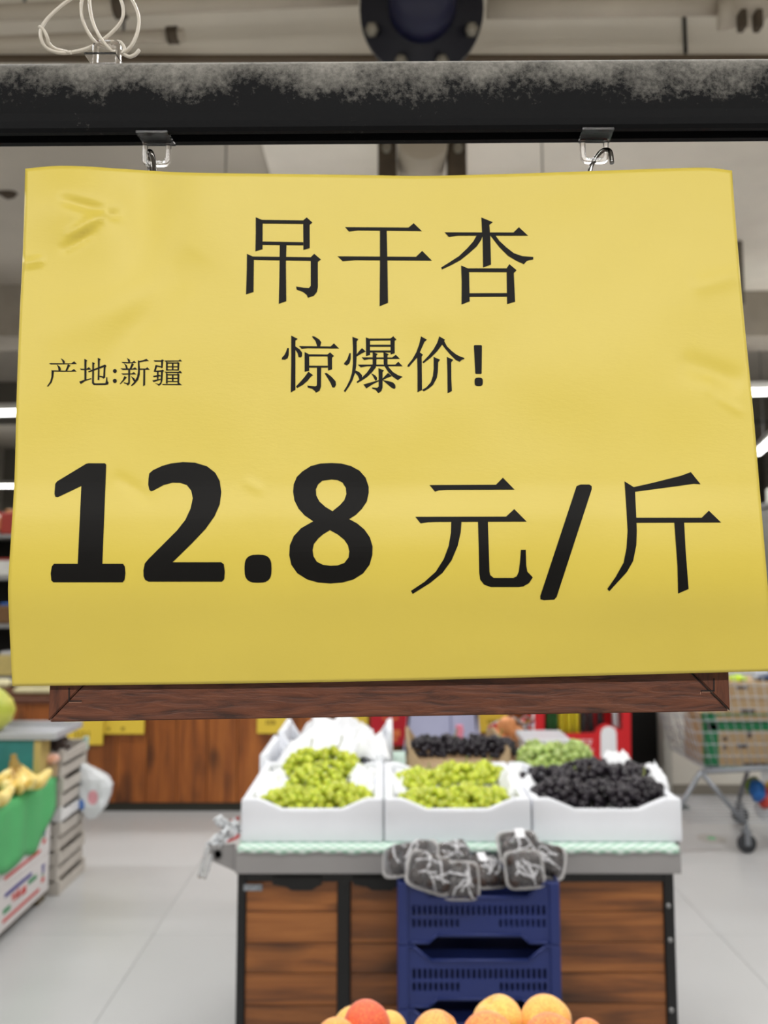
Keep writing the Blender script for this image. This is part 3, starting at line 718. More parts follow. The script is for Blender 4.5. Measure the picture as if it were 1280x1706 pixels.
glyph('numeral', 390, 750, 4.923, [[(800,105),(880,109),(960,130),(1030,168),(1080,225),(1105,300),(1105,350),(1090,420),(1050,480),(1000,530),(945,565),(1010,600),(1070,650),(1115,715),(1137,790),(1135,860),(1112,940),(1060,1010),(980,1060),(890,1085),(790,1093),(690,1085),(600,1060),(520,1010),(470,940),(453,860),(458,780),(490,705),(550,640),(650,583),(580,535),(530,480),(495,410),(485,340),(490,280),(515,220),(560,175),(630,130),(710,109)]],
 [[(800,240),(850,245),(890,265),(918,310),(922,360),(905,410),(870,450),(808,500),(750,465),(700,420),(675,370),(672,320),(690,280),(725,250)],
  [(787,656),(850,690),(905,735),(935,780),(946,830),(940,880),(905,925),(850,945),(790,948),(730,940),(680,915),(652,870),(645,820),(655,770),(690,725),(730,690)]])
glyph('character', 670, 780, 5.333, [
 [(245,150),(835,147),(897,84),(1000,190),(400,192),(330,196),(293,208)], [(118,432),(925,430),(998,363),(1108,474),(300,477),(230,480),(165,490)],
 [(438,468),(530,468),(522,570),(495,690),(440,820),(360,930),(250,1020),(95,1117),(80,1090),(200,1010),(300,920),(370,810),(415,690),(435,570)],
 [(675,468),(763,468),(778,920),(785,950),(815,975),(990,975),(1020,960),(1038,920),(1050,820),(1057,725),(1100,725),(1105,870),(1115,920),(1163,970),(1130,1020),(1080,1050),(1040,1056),(790,1056),(730,1035),(695,990),(687,930),(682,700)]])
glyph('slash', 880, 770, 3.765, [[(305,150),(330,140),(385,140),(400,150),(400,170),(180,845),(165,862),(100,866),(78,860),(77,840)]])
glyph('character', 880, 770, 3.765, [
 [(606,120),(665,157),(672,185),(680,350),(683,430),(680,520),(660,620),(620,690),(560,755),(510,810),(498,795),(550,720),(600,630),(618,540),(625,430),(618,300)],
 [(660,157),(780,130),(900,100),(960,85),(1022,62),(1083,138),(1040,135),(950,148),(800,168),(672,185)], [(680,348),(1090,348),(1135,304),(1212,378),(680,380)],
 [(918,376),(980,376),(990,560),(1008,795),(942,824),(938,650)]])

# ================================================================ FRUIT TABLE
TY = 1.97
tl, tr = W(392, 1425, TY), W(1136, 1425, TY)
TX0, TX1 = tl.x, tr.x; TZ = W(640, 1411, TY).z; TB = 3.05
tbl = thing('fruit_table', 'wood panelled display table with a grey metal rim in the middle of the hall', 'table', ((TX0 + TX1) / 2, TY, 0))
ox, oy = tbl.location.x, tbl.location.y
def tp(bm_a, bm_b, m, name, bev=0.002, parent=tbl):
    return link(name, boxbm((bm_a[0] - ox, bm_a[1] - oy, bm_a[2]), (bm_b[0] - ox, bm_b[1] - oy, bm_b[2]), bev), m, parent)
rz0 = W(640, 1457, TY).z
tp((TX0, TY, rz0), (TX1, TB, TZ - 0.003), m_grey_metal, 'rim', 0.004)
CX0, CX1 = W(395, 1500, TY + 0.012).x, W(1124, 1480, TY + 0.012).x
CY = TY + 0.014
zf = rz0 - 0.001
m_screw = mat('zinc_screw', srgb(150, 150, 150), 0.4, metal=0.6)
fw = W(418, 1500, CY).x - CX0
dx0, dx1 = W(565, 1550, CY).x, W(581, 1550, CY).x
frm = [((CX0, CY, 0), (CX0 + fw * 0.62, CY + 0.03, zf)), ((dx0 - 0.004, CY, 0.03), (dx1 + 0.004, CY + 0.03, zf - 0.02)), ((CX1 - fw * 0.75, CY, 0), (CX1, CY + 0.03, zf)),
       ((CX0 + fw * .62, CY, zf - 0.022), (CX1 - fw * .75, CY + 0.03, zf)), ((CX0 + fw * .62, CY, 0.0), (CX1 - fw * .75, CY + 0.03, 0.08))]
for a, b in frm: tp(a, b, m_black, 'frame_bar', 0.002)
for s, x in ((0, CX0), (1, CX1 - 0.02)):
    tp((x, CY + 0.03, 0), (x + 0.02, TB - 0.03, zf), m_black, 'side_panel', 0.002)
tp((CX0, TB - 0.03, 0), (CX1, TB - 0.01, zf), m_black, 'back_panel', 0.002)
# doors of horizontal planks: joints read from the photo
def door(x0, x1, ys, hx0, hx1):
    zs = [zf - 0.022] + [W(640, y, CY + 0.008).z for y in ys] + [0.08]
    while zs[-2] - 0.085 > 0.1: zs.insert(-1, zs[-2] - 0.078)
    d = tp((x0, CY + 0.016, 0.08), (x1, CY + 0.024, zf - 0.022), m_black, 'door', 0.001)
    for za, zb in zip(zs, zs[1:]):
        q = link('plank', boxbm((x0 - ox + 0.0008, CY - oy + 0.006 + random.uniform(0, .001), zb + 0.001), (x1 - ox - 0.0008, CY - oy + 0.0155, za - 0.001), 0.0012), m_plank, d)
    if hx0 is not None:
        b = bmesh.new(); za = zf - 0.02
        slab(lambda x, y, s: Vector((x - ox, (CY - 0.006 if not s else CY + 0.006) - oy, y)), [[(hx0 - 0.035, za + 0.012), (hx0 - 0.035, za - 0.006), (hx0, za - 0.012), (hx0 + 0.012, za - 0.020), (hx1 - 0.012, za - 0.020), (hx1, za - 0.012), (hx1 + 0.012, za - 0.006), (hx1 + 0.012, za + 0.012)]], bm=b)
        link('handle', b, mat('black_handle', srgb(10, 10, 10), 0.5), d)
    return d
ys = (1519, 1571, 1621, 1674)
door(CX0 + fw * .62, dx0 - 0.004, ys, W(478, 1480, CY).x, W(528, 1480, CY).x)
door(dx1 + 0.004, W(800, 1500, CY).x, ys, W(612, 1480, CY).x, W(660, 1480, CY).x)
tp((W(800, 1500, CY).x, CY, 0.05), (W(812, 1500, CY).x, CY + 0.03, zf), m_black, 'frame_bar', 0.002)
door(W(812, 1500, CY).x, CX1 - fw * .75, (1519, 1569, 1620, 1671), None, None)
for x, y in ((1114, 1509), (1117, 1566), (1119, 1683)):
    q = W(x, y, CY); b = bmesh.new(); lathe(b, [(0, 0.003), (0.004, 0.003), (0.0062, 0.001), (0.0062, 0)], 12, mtx=Matrix.Rotation(R(90), 4, 'X'))
    for v in b.verts: v.co += q - tbl.location
    link('screw', b, m_screw, tbl)
a, b_ = W(406, 1473, CY - 0.0008), W(437, 1484, CY - 0.0008)
st = tp((a.x, CY - 0.0008, b_.z), (b_.x, CY, a.z), mat('pale_sticker', srgb(140, 146, 152), 0.6, var=0.5, vscale=160), 'sticker', 0)
st['label'] = 'small pale sticker'
# mint checked liner hanging over the rim
k = NT('mint_checked_cloth'); tc = k.n('ShaderNodeTexCoord'); ck = k.n('ShaderNodeTexChecker', Scale=66.0)
ck.inputs[1].default_value = srgb(222, 238, 230); ck.inputs[2].default_value = srgb(172, 208, 190)
k.l(tc.outputs['Object'], ck.inputs[0]); k.l(ck.outputs[0], k.p.inputs['Base Color']); k.p.inputs['Roughness'].default_value = 0.6
bm = bmesh.new(); n = 60
zt_ = TZ + 0.0015
rows = []
for i in range(n + 1):
    x = TX0 + 0.006 + (TX1 - TX0 - 0.012) * i / n; wv = 0.0022 * math.sin(i * 1.9) + 0.0015 * math.sin(i * 0.7)
    rows.append([bm.verts.new((x - ox, y - oy, z)) for y, z in ((TB - 0.02, zt_), (TY + 0.3, zt_), (TY + 0.004, zt_ + 0.0005), (TY - 0.002, zt_ - 0.0015), (TY - 0.0035, TZ - 0.014 + wv))])
for A, B in zip(rows, rows[1:]):
    for j in range(4): bm.faces.new((A[j], B[j], B[j + 1], A[j + 1])).smooth = True
o = link('liner_cloth', bm, k.m); o.location = (ox, oy, 0); tag(o, 'mint and white checked cloth lining the table top', 'cloth')
sd = o.modifiers.new('thickness', 'SOLIDIFY'); sd.thickness = 0.001; sd.offset = 1

# ---------------------------------------------------------------- foam boxes
def foam_box(x0, x1, y0, y1, z0, h, label, dip=0.25, wall=0.022, group='white foam boxes on the table', m=m_white_foam, corner=None):
    cx = (x0 + x1) / 2; w = x1 - x0; d = y1 - y0
    t = thing('foam_box', label, 'box', (cx, y0, z0), 0, group)
    def wall_outline(L):
        c = corner or 0.20; e = 0.09
        pts = [(-L/2, 0), (L/2, 0), (L/2, h), (L/2 - L*c*.55, h), (L/2 - L*c*.8, h - h*.06), (L/2 - L*(c+e), h*(1-dip)), (-L/2 + L*(c+e), h*(1-dip)), (-L/2 + L*c*.8, h - h*.06), (-L/2 + L*c*.55, h), (-L/2, h)]
        return pts
    def rnd_edges(b): bmesh.ops.bevel(b, geom=[e for e in b.edges if len(e.link_faces) == 2 and e.calc_face_angle(0) > 0.9], offset=0.006, segments=2, affect='EDGES', profile=.5); [setattr(f, 'smooth', True) for f in b.faces]
    for nm, yy in (('front_wall', 0), ('back_wall', d - wall)):
        b = bmesh.new(); slab(lambda x, y, s: Vector((x, yy + (wall if s else 0), y)), [wall_outline(w)], bm=b)
        bmesh.ops.dissolve_limit(b, angle_limit=0.02, verts=b.verts, edges=b.edges); rnd_edges(b); link(nm, b, m, t)
    for sx in (-1, 1):
        b = bmesh.new(); box(b, (sx * (w/2 - wall), wall - .001, 0.0), (sx * w/2, d - wall + .001, h * 0.98), 0.006)
        link('side_wall', b, m, t)
    link('bottom', boxbm((-w/2 + wall - .001, wall - .001, 0), (w/2 - wall + .001, d - wall + .001, 0.02)), m, t)
    return t
BZ = TZ + 0.003; BY = TY + 0.022
bh = W(640, 1331, BY).z - BZ
def bx(px): return W(px, 1380, BY).x
boxes = [(bx(401), bx(638.5), 'foam box of green grapes at the left end of the front row'), (bx(640.5), bx(886), 'foam box of green grapes in the middle of the front row'), (bx(888.5), bx(1138), 'foam box heaped with dark grapes at the right end of the front row')]
BD = 0.40
for x0, x1, lb in boxes: foam_box(x0, x1, BY, BY + BD, BZ, bh, lb)
B2 = BY + BD + 0.01
x0, x1 = W(432, 1290, B2).x, W(640, 1290, B2).x
foam_box(x0, x1, B2, B2 + 0.30, BZ, bh * 1.18, 'second foam box back in the left row with dark bunches in wrap', dip=0.5, corner=0.05)
B3 = B2 + 0.31
foam_box(W(462, 1280, B3).x, W(655, 1280, B3).x, B3, B3 + 0.26, BZ, bh * 1.28, 'third foam box back in the left row with red fruit', dip=0.5, corner=0.05)
m_brownbox = mat('brown_box_board', srgb(168, 144, 112), 0.8, var=0.05)
x0, x1 = W(682, 1290, B2).x, W(858, 1290, B2).x
t = foam_box(x0, x1, B2 + 0.07, B2 + 0.44, BZ, W(680, 1246, B2 + 0.07).z - BZ, 'brown cardboard tray of dark grapes behind the middle foam box', dip=0.45, wall=0.010, m=m_brownbox, corner=0.06, group=None)
t.name = 'cardboard_tray'

# ---------------------------------------------------------------- grape bunches
def berry_mesh(name, m, sc=1.12, sub=2):
    b = bmesh.new(); ball(b, (0, 0, 0), 1.0, sub, (1, 1, sc)); me = bpy.data.meshes.new(name); b.to_mesh(me); b.free(); me.materials.append(m); return me
m_gg = mat('green_grape_skin', srgb(194, 202, 66), 0.2, var=0.12, rnd=0.16, vscale=1.5, sss=0.25, spec=0.55, dark=srgb(168, 186, 50))
m_dg = mat('dark_grape_skin', srgb(36, 29, 40), 0.3, var=0.4, rnd=0.35, vscale=2.0, dark=srgb(22, 18, 24))
m_wg = mat('wrapped_green_grape', srgb(172, 196, 110), 0.15, var=0.2, rnd=0.2, sss=0.2, coat=0.6)
me_gg, me_dg, me_wg = berry_mesh('berry', m_gg), berry_mesh('berry', m_dg), berry_mesh('berry', m_wg)
def bunch(c, size, n, me, label, group, r=0.0105, rz=0.0, seed=0, stem=True):
    """a heap of berries on a stalk; c is its lowest middle point"""
    rnd_ = random.Random(seed); t = thing('grape_bunch', label, 'grapes', c, rz, group)
    sx, sy, sz = size; pts = []
    tries = 0
    while len(pts) < n and tries < 6000:
        tries += 1
        a = rnd_.uniform(0, 2 * math.pi); q = math.sqrt(rnd_.random())
        x, y = math.cos(a) * q, math.sin(a) * q
        hz = math.sqrt(max(0, 1 - q * q)) * (0.9 + 0.2 * noise.noise(Vector((x * 2.1, y * 2.1, seed))))
        z = hz * (1.0 if rnd_.random() < 0.75 else rnd_.random())
        p_ = Vector((x * sx, y * sy, max(r, z * sz)))
        if all((p_ - o_).length > r * 1.30 for o_ in pts): pts.append(p_)
    for p_ in pts:
        o = bpy.data.objects.new('berry', me); C.objects.link(o); o.parent = t
        k_ = r * rnd_.uniform(0.86, 1.12)
        o.location = p_; o.scale = (k_, k_, k_); o.rotation_euler = (rnd_.uniform(0, 3), rnd_.uniform(0, 3), 0)
    if stem:
        b = bmesh.new(); tube(b, catmull([(-sx * .3, 0, sz * .4), (0, 0, sz * .75), (sx * .25, sy * .2, sz * 1.06), (sx * .3, sy * .3, sz * 1.3)], 4), [0.0022] * 12 + [0.003], 6)
        link('stem', b, m_stem, t)
    return t
def at(px, py, Y, dz=0.0): q = W(px, py, Y); return (q.x, q.y, q.z + dz)
zi = BZ + bh * 0.60    # wrap surface inside the front boxes
GG = 'green grape bunches in the foam boxes'; DG = 'dark grape bunches heaped in the right foam box'
def gb(px, Y, size, n, lb, seed, z=None, me=me_gg, grp=GG, r=0.0118, rz=0.0, stem=True):
    q = W(px, 1300, Y); return bunch((q.x, Y, zi if z is None else z), (size[0] * 1.08, size[1] * 1.05, size[2]), int(n * 1.55), me, lb, grp, r, rz, seed, stem)
Yf = BY + 0.085
gb(492, Yf, (0.085, 0.055, 0.048), 46, 'green grape bunch at the front left corner of the left foam box', 1)
gb(566, Yf + .01, (0.085, 0.060, 0.054), 46, 'green grape bunch at the front right of the left foam box', 2)
gb(525, Yf + 0.10, (0.075, 0.06, 0.080), 44, 'green grape bunch in the middle of the left foam box', 3, z=zi + 0.004)
gb(553, Yf + 0.20, (0.085, 0.06, 0.098), 50, 'green grape bunch heaped highest in the left foam box', 4, z=zi + 0.012)
gb(508, Yf + 0.24, (0.060, 0.05, 0.085), 34, 'small green grape bunch at the back left of the left foam box', 5, z=zi + 0.012)
gb(718, Yf - .005, (0.082, 0.055, 0.044), 46, 'green grape bunch at the front left of the middle foam box', 6)
gb(783, Yf, (0.070, 0.058, 0.050), 40, 'green grape bunch at the front middle of the middle foam box', 7)
gb(826, Yf + .03, (0.030, 0.045, 0.040), 14, 'few green grapes under wrap at the front right of the middle foam box', 8)
gb(702, Yf + 0.17, (0.075, 0.055, 0.045), 40, 'green grape bunch at the back left of the middle foam box', 9, z=zi + 0.008)
gb(765, Yf + 0.20, (0.080, 0.055, 0.055), 46, 'green grape bunch at the back middle of the middle foam box', 10, z=zi + 0.008)
gb(808, Yf + 0.21, (0.060, 0.05, 0.052), 34, 'green grape bunch at the back right of the middle foam box', 11, z=zi + 0.008)
for i, (px, dy, sz, n, lb, z) in enumerate([
    (940, 0.0, (0.095, 0.06, 0.062), 56, 'dark grape bunch at the front left of the right foam box', 0),
    (1010, -0.005, (0.095, 0.06, 0.060), 56, 'dark grape bunch at the front middle of the right foam box', 0),
    (1065, 0.02, (0.065, 0.06, 0.066), 42, 'dark grape bunch at the front right of the right foam box', 0),
    (918, 0.13, (0.090, 0.06, 0.055), 50, 'dark grape bunch at the back left of the right foam box', 0.01),
    (982, 0.15, (0.090, 0.07, 0.070), 56, 'dark grape bunch heaped highest in the right foam box', 0.012),
    (1045, 0.16, (0.085, 0.07, 0.060), 52, 'dark grape bunch beside the white wrap in the right foam box', 0.01),
    (1062, 0.10, (0.05, 0.06, 0.062), 30, 'dark grape bunch between the two white wraps in the right foam box', 0.01)]):
    gb(px, Yf + dy, sz, n, lb, 20 + i, zi + z + 0.004, me_dg, DG, 0.0108, 0.0, i == 2)
# behind: dark grapes in the cardboard tray, wrapped green grapes, bunches in the rear foam boxes
DB = 'dark grape bunches in the cardboard tray'
zb_ = BZ + 0.085
for i, (px, lb) in enumerate([(712, 'dark grape bunch at the left of the cardboard tray'), (752, 'dark grape bunch in the left middle of the cardboard tray'), (790, 'dark grape bunch in the right middle of the cardboard tray'), (828, 'dark grape bunch at the right of the cardboard tray')]):
    gb(px, B2 + 0.17, (0.062, 0.05, 0.062), 40, lb, 40 + i, zb_, me_dg, DB, 0.0105, 0, i % 2 == 1)
for i, (px, py, lb) in enumerate([(622, 1232, 'dark grape bunch in wrap at the back right of the second foam box'), (607, 1257, 'dark grape bunch in wrap at the front of the second foam box')]):
    q = W(px, py + 8, B2 + 0.06 + 0.08 * (1 - i)); bunch(q, (0.036, 0.03, 0.024), 16, me_dg, lb, None, 0.0105, 0, 50 + i)
m_red = mat('red_plum_skin', srgb(96, 40, 52), 0.3, rnd=0.3, var=0.3)
me_rd = berry_mesh('berry', m_red)
q = W(506, 1250, B3 + 0.1); bunch((q.x, q.y, q.z - 0.02), (0.06, 0.04, 0.045), 24, me_rd, 'red grape bunch at the left of the third foam box', None, 0.012, 0, 60)
# ---------------------------------------------------------------- white wraps: crumpled foam-net sheets in the boxes
def crumple(cx, cy, z, sx, sy, hgt, label, seed, edge=0.0, m=m_foam_wrap, name='foam_wrap', n=22):
    vs, fs = [], []
    for j in range(n + 1):
        for i in range(n + 1):
            u_, v_ = i / n * 2 - 1, j / n * 2 - 1
            h_ = max(0, 1 - (u_ * u_) ** 1.5) * max(0, 1 - (v_ * v_) ** 1.5)
            nz_ = noise.fractal(Vector((u_ * 1.7 + seed, v_ * 1.7, seed * .37)), 0.7, 2.2, 4)
            wob = 0.92 + 0.12 * noise.noise(Vector((u_ * 2 + seed * 2, v_ * 2, 7.7)))
            vs.append((cx + u_ * sx * wob, cy + v_ * sy * wob, z + hgt * (0.35 + 0.65 * h_) * (0.75 + 0.5 * nz_) * (1 if h_ > 0.02 else 0.6)))
    for j in range(n):
        for i in range(n):
            a = j * (n + 1) + i; fs.append((a, a + 1, a + n + 2, a + n + 1))
    base = Vector((cx, cy, z)); vs = [Vector(v) - base for v in vs]
    o = link(name, (vs, fs), m, None, True); o.location = base
    s = o.modifiers.new('thickness', 'SOLIDIFY'); s.thickness = 0.0015
    return tag(o, label, 'wrap')
def cw(px, Y, z, sx, sy, h_, lb, seed, name='foam_wrap', m=m_foam_wrap): q = W(px, 1300, Y); return crumple(q.x, Y, z, sx, sy, h_, lb, seed, m=m, name=name)
zin = BZ + 0.022
cw(519, BY + 0.20, zin, 0.155, 0.165, zi - zin, 'white wrap lining the left foam box under its grapes', 1.0)
cw(762, BY + 0.20, zin, 0.165, 0.165, zi - zin, 'white wrap lining the middle foam box under its grapes', 2.0)
cw(1010, BY + 0.20, zin, 0.165, 0.165, zi - zin, 'white wrap lining the right foam box under its grapes', 3.0)
cw(455, BY + 0.17, zi - 0.004, 0.050, 0.10, 0.070, 'white wrap bulging at the left of the left foam box', 4.0)
cw(606, BY + 0.22, zi - 0.004, 0.058, 0.10, 0.075, 'white wrap bulging at the right of the left foam box', 5.0)
cw(862, BY + 0.22, zi - 0.004, 0.055, 0.12, 0.075, 'white wrap bulging at the right of the middle foam box', 6.0)
cw(660, BY + 0.24, zi - 0.004, 0.030, 0.10, 0.060, 'white wrap bulging at the left of the middle foam box', 7.0)
cw(1030, BY + 0.33, zi + 0.035, 0.055, 0.03, 0.055, 'white wrap curling over the back of the dark grapes', 8.0)
cw(1086, BY + 0.20, zi + 0.005, 0.034, 0.07, 0.085, 'white wrap curling over the right side of the dark grapes', 9.0)
cw(540, B2 + 0.14, BZ + 0.06, 0.150, 0.13, 0.105, 'white wrap heaped in the second foam box', 10.0)
cw(615, B2 + 0.10, BZ + 0.09, 0.070, 0.09, 0.095, 'tall white wrap at the right of the second foam box', 11.0)
cw(560, B3 + 0.13, BZ + 0.06, 0.15, 0.11, 0.105, 'white wrap heaped in the third foam box', 12.0)
# wrapped green grapes in clear boxes right of the cardboard tray
WG = 'green grapes wrapped in clear film'
for i, (px, lb) in enumerate([(890, 'film wrapped green grapes beside the cardboard tray'), (925, 'film wrapped green grapes in the middle behind the dark heap'), (962, 'film wrapped green grapes nearest the red cooler')]):
    gb(px, B2 + 0.10, (0.045, 0.05, 0.085), 34, lb, 70 + i, BZ + 0.06, me_wg, WG, 0.0125, 0, False)
m_film = mat('cling_film', (1, 1, 1, 1), 0.08, trans=1.0, ior=1.12, bump=1.0, bscale=60)
t = thing('clear_tub', 'clear plastic tub with a grey lid behind the film wrapped grapes', 'tub', (W(905, 1300, B2 + 0.33).x, B2 + 0.24, BZ))
tw = 0.15; m_tub = mat('frosted_tub', srgb(196, 206, 204), 0.25, trans=0.35)
zl_ = W(905, 1232, B2 + 0.24).z - BZ
link('tub', boxbm((-tw / 2, 0, 0), (tw / 2, 0.16, zl_ - 0.022), 0.012), m_tub, t)
link('lid', boxbm((-tw / 2 - .006, -.006, zl_ - 0.022), (tw / 2 + .006, 0.166, zl_), 0.006), mat('grey_tub_lid', srgb(186, 188, 194), 0.3), t)
link('tray_base', boxbm((-tw / 2, -0.22, 0), (tw / 2 + 0.04, -0.01, 0.056), 0.006), m_brownbox, t)
# bag of orange fruit behind the cardboard tray
q = W(846, 1226, B2 + 0.5)
t = thing('fruit_bag', 'clear bag of orange fruit above the right end of the cardboard tray', 'bag', (q.x, q.y, BZ))
m_or = mat('orange_peel', srgb(224, 150, 96), 0.45, var=0.12, rnd=0.12, bump=0.2, bscale=90)
zq = q.z - BZ
for dx, dz in ((-0.034, -0.01), (0.030, 0.0), (0.0, 0.034), (-0.01, -0.045)):
    b = bmesh.new(); ball(b, (dx, random.uniform(-.01, .01), zq + dz), 0.036, 3, amp=0.04, seed=dx * 90); link('orange', b, m_or, t)
b = bmesh.new(); ball(b, (0, 0, zq), 0.078, 3, (1.08, 0.8, 0.86), amp=0.18, seed=3.0); tube(b, catmull([(0.05, 0, zq + 0.04), (0.075, 0, zq + 0.055), (0.095, 0, zq + 0.05)], 4), [0.02] * 5 + [0.012] * 3 + [0.018], 8)
link('film', b, m_film, t)
link('stand_box', boxbm((-0.08, -0.06, 0), (0.06, 0.06, zq - 0.075), 0.004), m_brownbox, t)

# ---------------------------------------------------------------- blue crates
m_blue = mat('navy_crate_plastic', srgb(32, 46, 104), 0.42, var=0.08, vscale=4)
KX0, KX1 = W(664, 1560, 1.80).x, W(934, 1560, 1.80).x
KW = KX1 - KX0; KY = 1.80; KD = 0.155
kz = W(800, 1470, KY).z; kh = (W(800, 1470, KY).z - W(800, 1576, KY).z) / math.cos(0)
nk = 6; kh = kz / nk
def crate(z, label):
    t = thing('blue_crate', label, 'crate', ((KX0 + KX1) / 2, KY, z), 0, 'blue crates stacked before the table')
    w = KW / 2; H_ = kh - 0.001
    out = [(-w, 0), (-w * .62, 0), (-w * .52, H_ * .13), (w * .52, H_ * .13), (w * .62, 0), (w, 0), (w, H_), (w * .82, H_), (w * .60, H_ * .76), (-w * .60, H_ * .76), (-w * .82, H_), (-w, H_)]
    holes = []
    nsl = 25
    for i in range(nsl):
        x = -w * .84 + 1.68 * w * (i + .5) / nsl
        holes.append([(x - w * .019, H_ * .46), (x + w * .019, H_ * .46), (x + w * .019, H_ * .62), (x - w * .019, H_ * .62)])
        if abs(x) > w * .26:
            holes.append([(x - w * .019, H_ * .27), (x + w * .019, H_ * .27), (x + w * .019, H_ * .40), (x - w * .019, H_ * .40)])
    b = bmesh.new(); slab(lambda x, z_, s: Vector((x, 0.006 + (0.004 if s else 0), z_)), [out], holes, bm=b); link('front_wall', b, m_blue, t)
    link('back_wall', boxbm((-w + .003, KD - 0.010, 0.002), (w - .003, KD - 0.006, H_)), m_blue, t)
    for s in (-1, 1):
        link('side_wall', boxbm((s * w, 0.010, 0), (s * (w - 0.004), KD - 0.010, H_), 0.001), m_blue, t)
        for y in (0.0, KD - 0.016):
            link('corner_post', boxbm((s * w * 1.004, y, 0), (s * (w - 0.022), y + 0.016, H_), 0.003), m_blue, t)
    link('bottom', boxbm((-w + .004, 0.010, H_ * .10), (w - .004, KD - 0.010, H_ * .13)), m_blue, t)
    b = bmesh.new()
    P = [(-w, H_ - .003), (-w * .82, H_ - .003), (-w * .60, H_ * .76 - .001), (w * .60, H_ * .76 - .001), (w * .82, H_ - .003), (w, H_ - .003)]
    for (x0, z0), (x1, z1) in zip(P, P[1:]): tube(b, [(x0, 0.006, z0), (x1, 0.006, z1)], 0.0032, 6)
    link('rim', b, m_blue, t)
    b = bmesh.new(); P = [(-w * .95, .004), (-w * .62, .004), (-w * .52, H_ * .13 + .003), (w * .52, H_ * .13 + .003), (w * .62, .004), (w * .95, .004)]
    for (x0, z0), (x1, z1) in zip(P, P[1:]): tube(b, [(x0, 0.005, z0), (x1, 0.005, z1)], 0.0022, 6)
    link('foot_rim', b, m_blue, t)
    return t
nms = ['bottom blue crate of the stack on the floor', 'second blue crate from the floor in the stack', 'third blue crate from the floor, below the half hidden one', 'third blue crate from the top, half hidden by the peaches', 'second blue crate from the top, empty behind its handle gap', 'topmost blue crate holding the fruit packs']
for i in range(nk): crate(i * kh, nms[i])

# ---------------------------------------------------------------- fruit packs in the topmost crate
m_tray = mat('white_pack_tray', srgb(226, 224, 224), 0.2, trans=0.55)
m_dome = mat('clear_pack_film', srgb(226, 226, 230), 0.12, trans=0.91, ior=1.30, bump=0.6, bscale=45)
m_fold_glint = mat('white_fold_glint', srgb(232, 232, 236), 0.12, trans=0.35, ior=1.3)
m_date = mat('dark_brown_fruit', srgb(58, 42, 36), 0.35, var=0.4, rnd=0.3)
me_dt = berry_mesh('fruit', m_date, 1.25)
m_tag = mat('white_price_tag', srgb(240, 240, 246), 0.5)
def pack(c, rot, label, w=0.085, d=0.065, tagged=None, seed=0):
    w *= 1.32; d *= 1.35
    t = thing('fruit_pack', label, 'pack', c, 0, 'film wrapped fruit packs in the topmost blue crate'); t.rotation_euler = rot
    b = bmesh.new()
    o_ = ring(0, 0, w / 2, d / 2, 28, 5); i_ = ring(0, 0, w / 2 - .006, d / 2 - .006, 28, 5); l_ = ring(0, 0, w / 2 - .012, d / 2 - .012, 28, 5)
    R_ = [[b.verts.new((x, y, z)) for x, y in P] for P, z in ((l_, 0.0), (i_, 0.014), (o_, 0.015), (o_, 0.0175), (i_, 0.0175), ([(x * .97, y * .97) for x, y in l_], 0.002))]
    for A, B in zip(R_, R_[1:]):
        for k_ in range(28): b.faces.new((A[k_], A[(k_ + 1) % 28], B[(k_ + 1) % 28], B[k_])).smooth = True
    b.faces.new(R_[0][::-1]); b.faces.new(R_[-1]); link('tray', b, m_tray, t)
    rg = random.Random(seed)
    for i in range(9):
        o = bpy.data.objects.new('fruit', me_dt); C.objects.link(o); o.parent = t
        o.location = ((i % 3 - 1) * w * .25 + rg.uniform(-.004, .004), (i // 3 - 1) * d * .24 + rg.uniform(-.003, .003), 0.018 + rg.uniform(0, .010)); o.scale = (0.0145,) * 3
        o.rotation_euler = (rg.uniform(0, 3), rg.uniform(0, 3), 0)
    b = bmesh.new()
    prof_ = [(1.0, 0.018), (0.97, 0.026), (0.86, 0.036), (0.6, 0.043), (0.25, 0.045)]
    Q = [[b.verts.new((x * f_, y * f_, z + 0.0025 * noise.noise(Vector((x * 90 * f_, y * 90 * f_, seed + z * 40))))) for x, y in i_] for f_, z in prof_]
    for A, B in zip(Q, Q[1:]):
        for k_ in range(28): b.faces.new((A[k_], A[(k_ + 1) % 28], B[(k_ + 1) % 28], B[k_])).smooth = True
    b.faces.new(Q[-1])
    link('film', b, m_dome, t)
    b = bmesh.new()  # pale fold strands stand in for highlights on the film
    for s_ in range(rg.randint(5, 8)):
        an = rg.uniform(0, 6.28); px_, py_ = rg.uniform(-.25, .25) * w, rg.uniform(-.25, .25) * d; L_ = rg.uniform(.10, .30) * w
        P = [Vector((max(-w * .46, min(w * .46, px_ + math.cos(an) * L_ * q_ + rg.uniform(-.004, .004))), max(-d * .46, min(d * .46, py_ + math.sin(an) * L_ * q_ + rg.uniform(-.004, .004))), 0)) for q_ in (-1, -.4, .3, 1)]
        for v in P: v.z = .020 + .027 * max(0, 1 - max(abs(v.x) / (w * .5), abs(v.y) / (d * .5)) ** 3)
        Q = catmull(P, 4); tube(b, Q, [rg.uniform(.0010, .0030) for _ in Q], 6)
    o = link('fold_glint', b, m_fold_glint, t); o['kind'] = 'stuff'
    if tagged:
        link('price_tag', boxbm((tagged[0] - .011, tagged[1] - .011, 0.0465), (tagged[0] + .011, tagged[1] + .011, 0.0475)), m_tag, t)
    return t
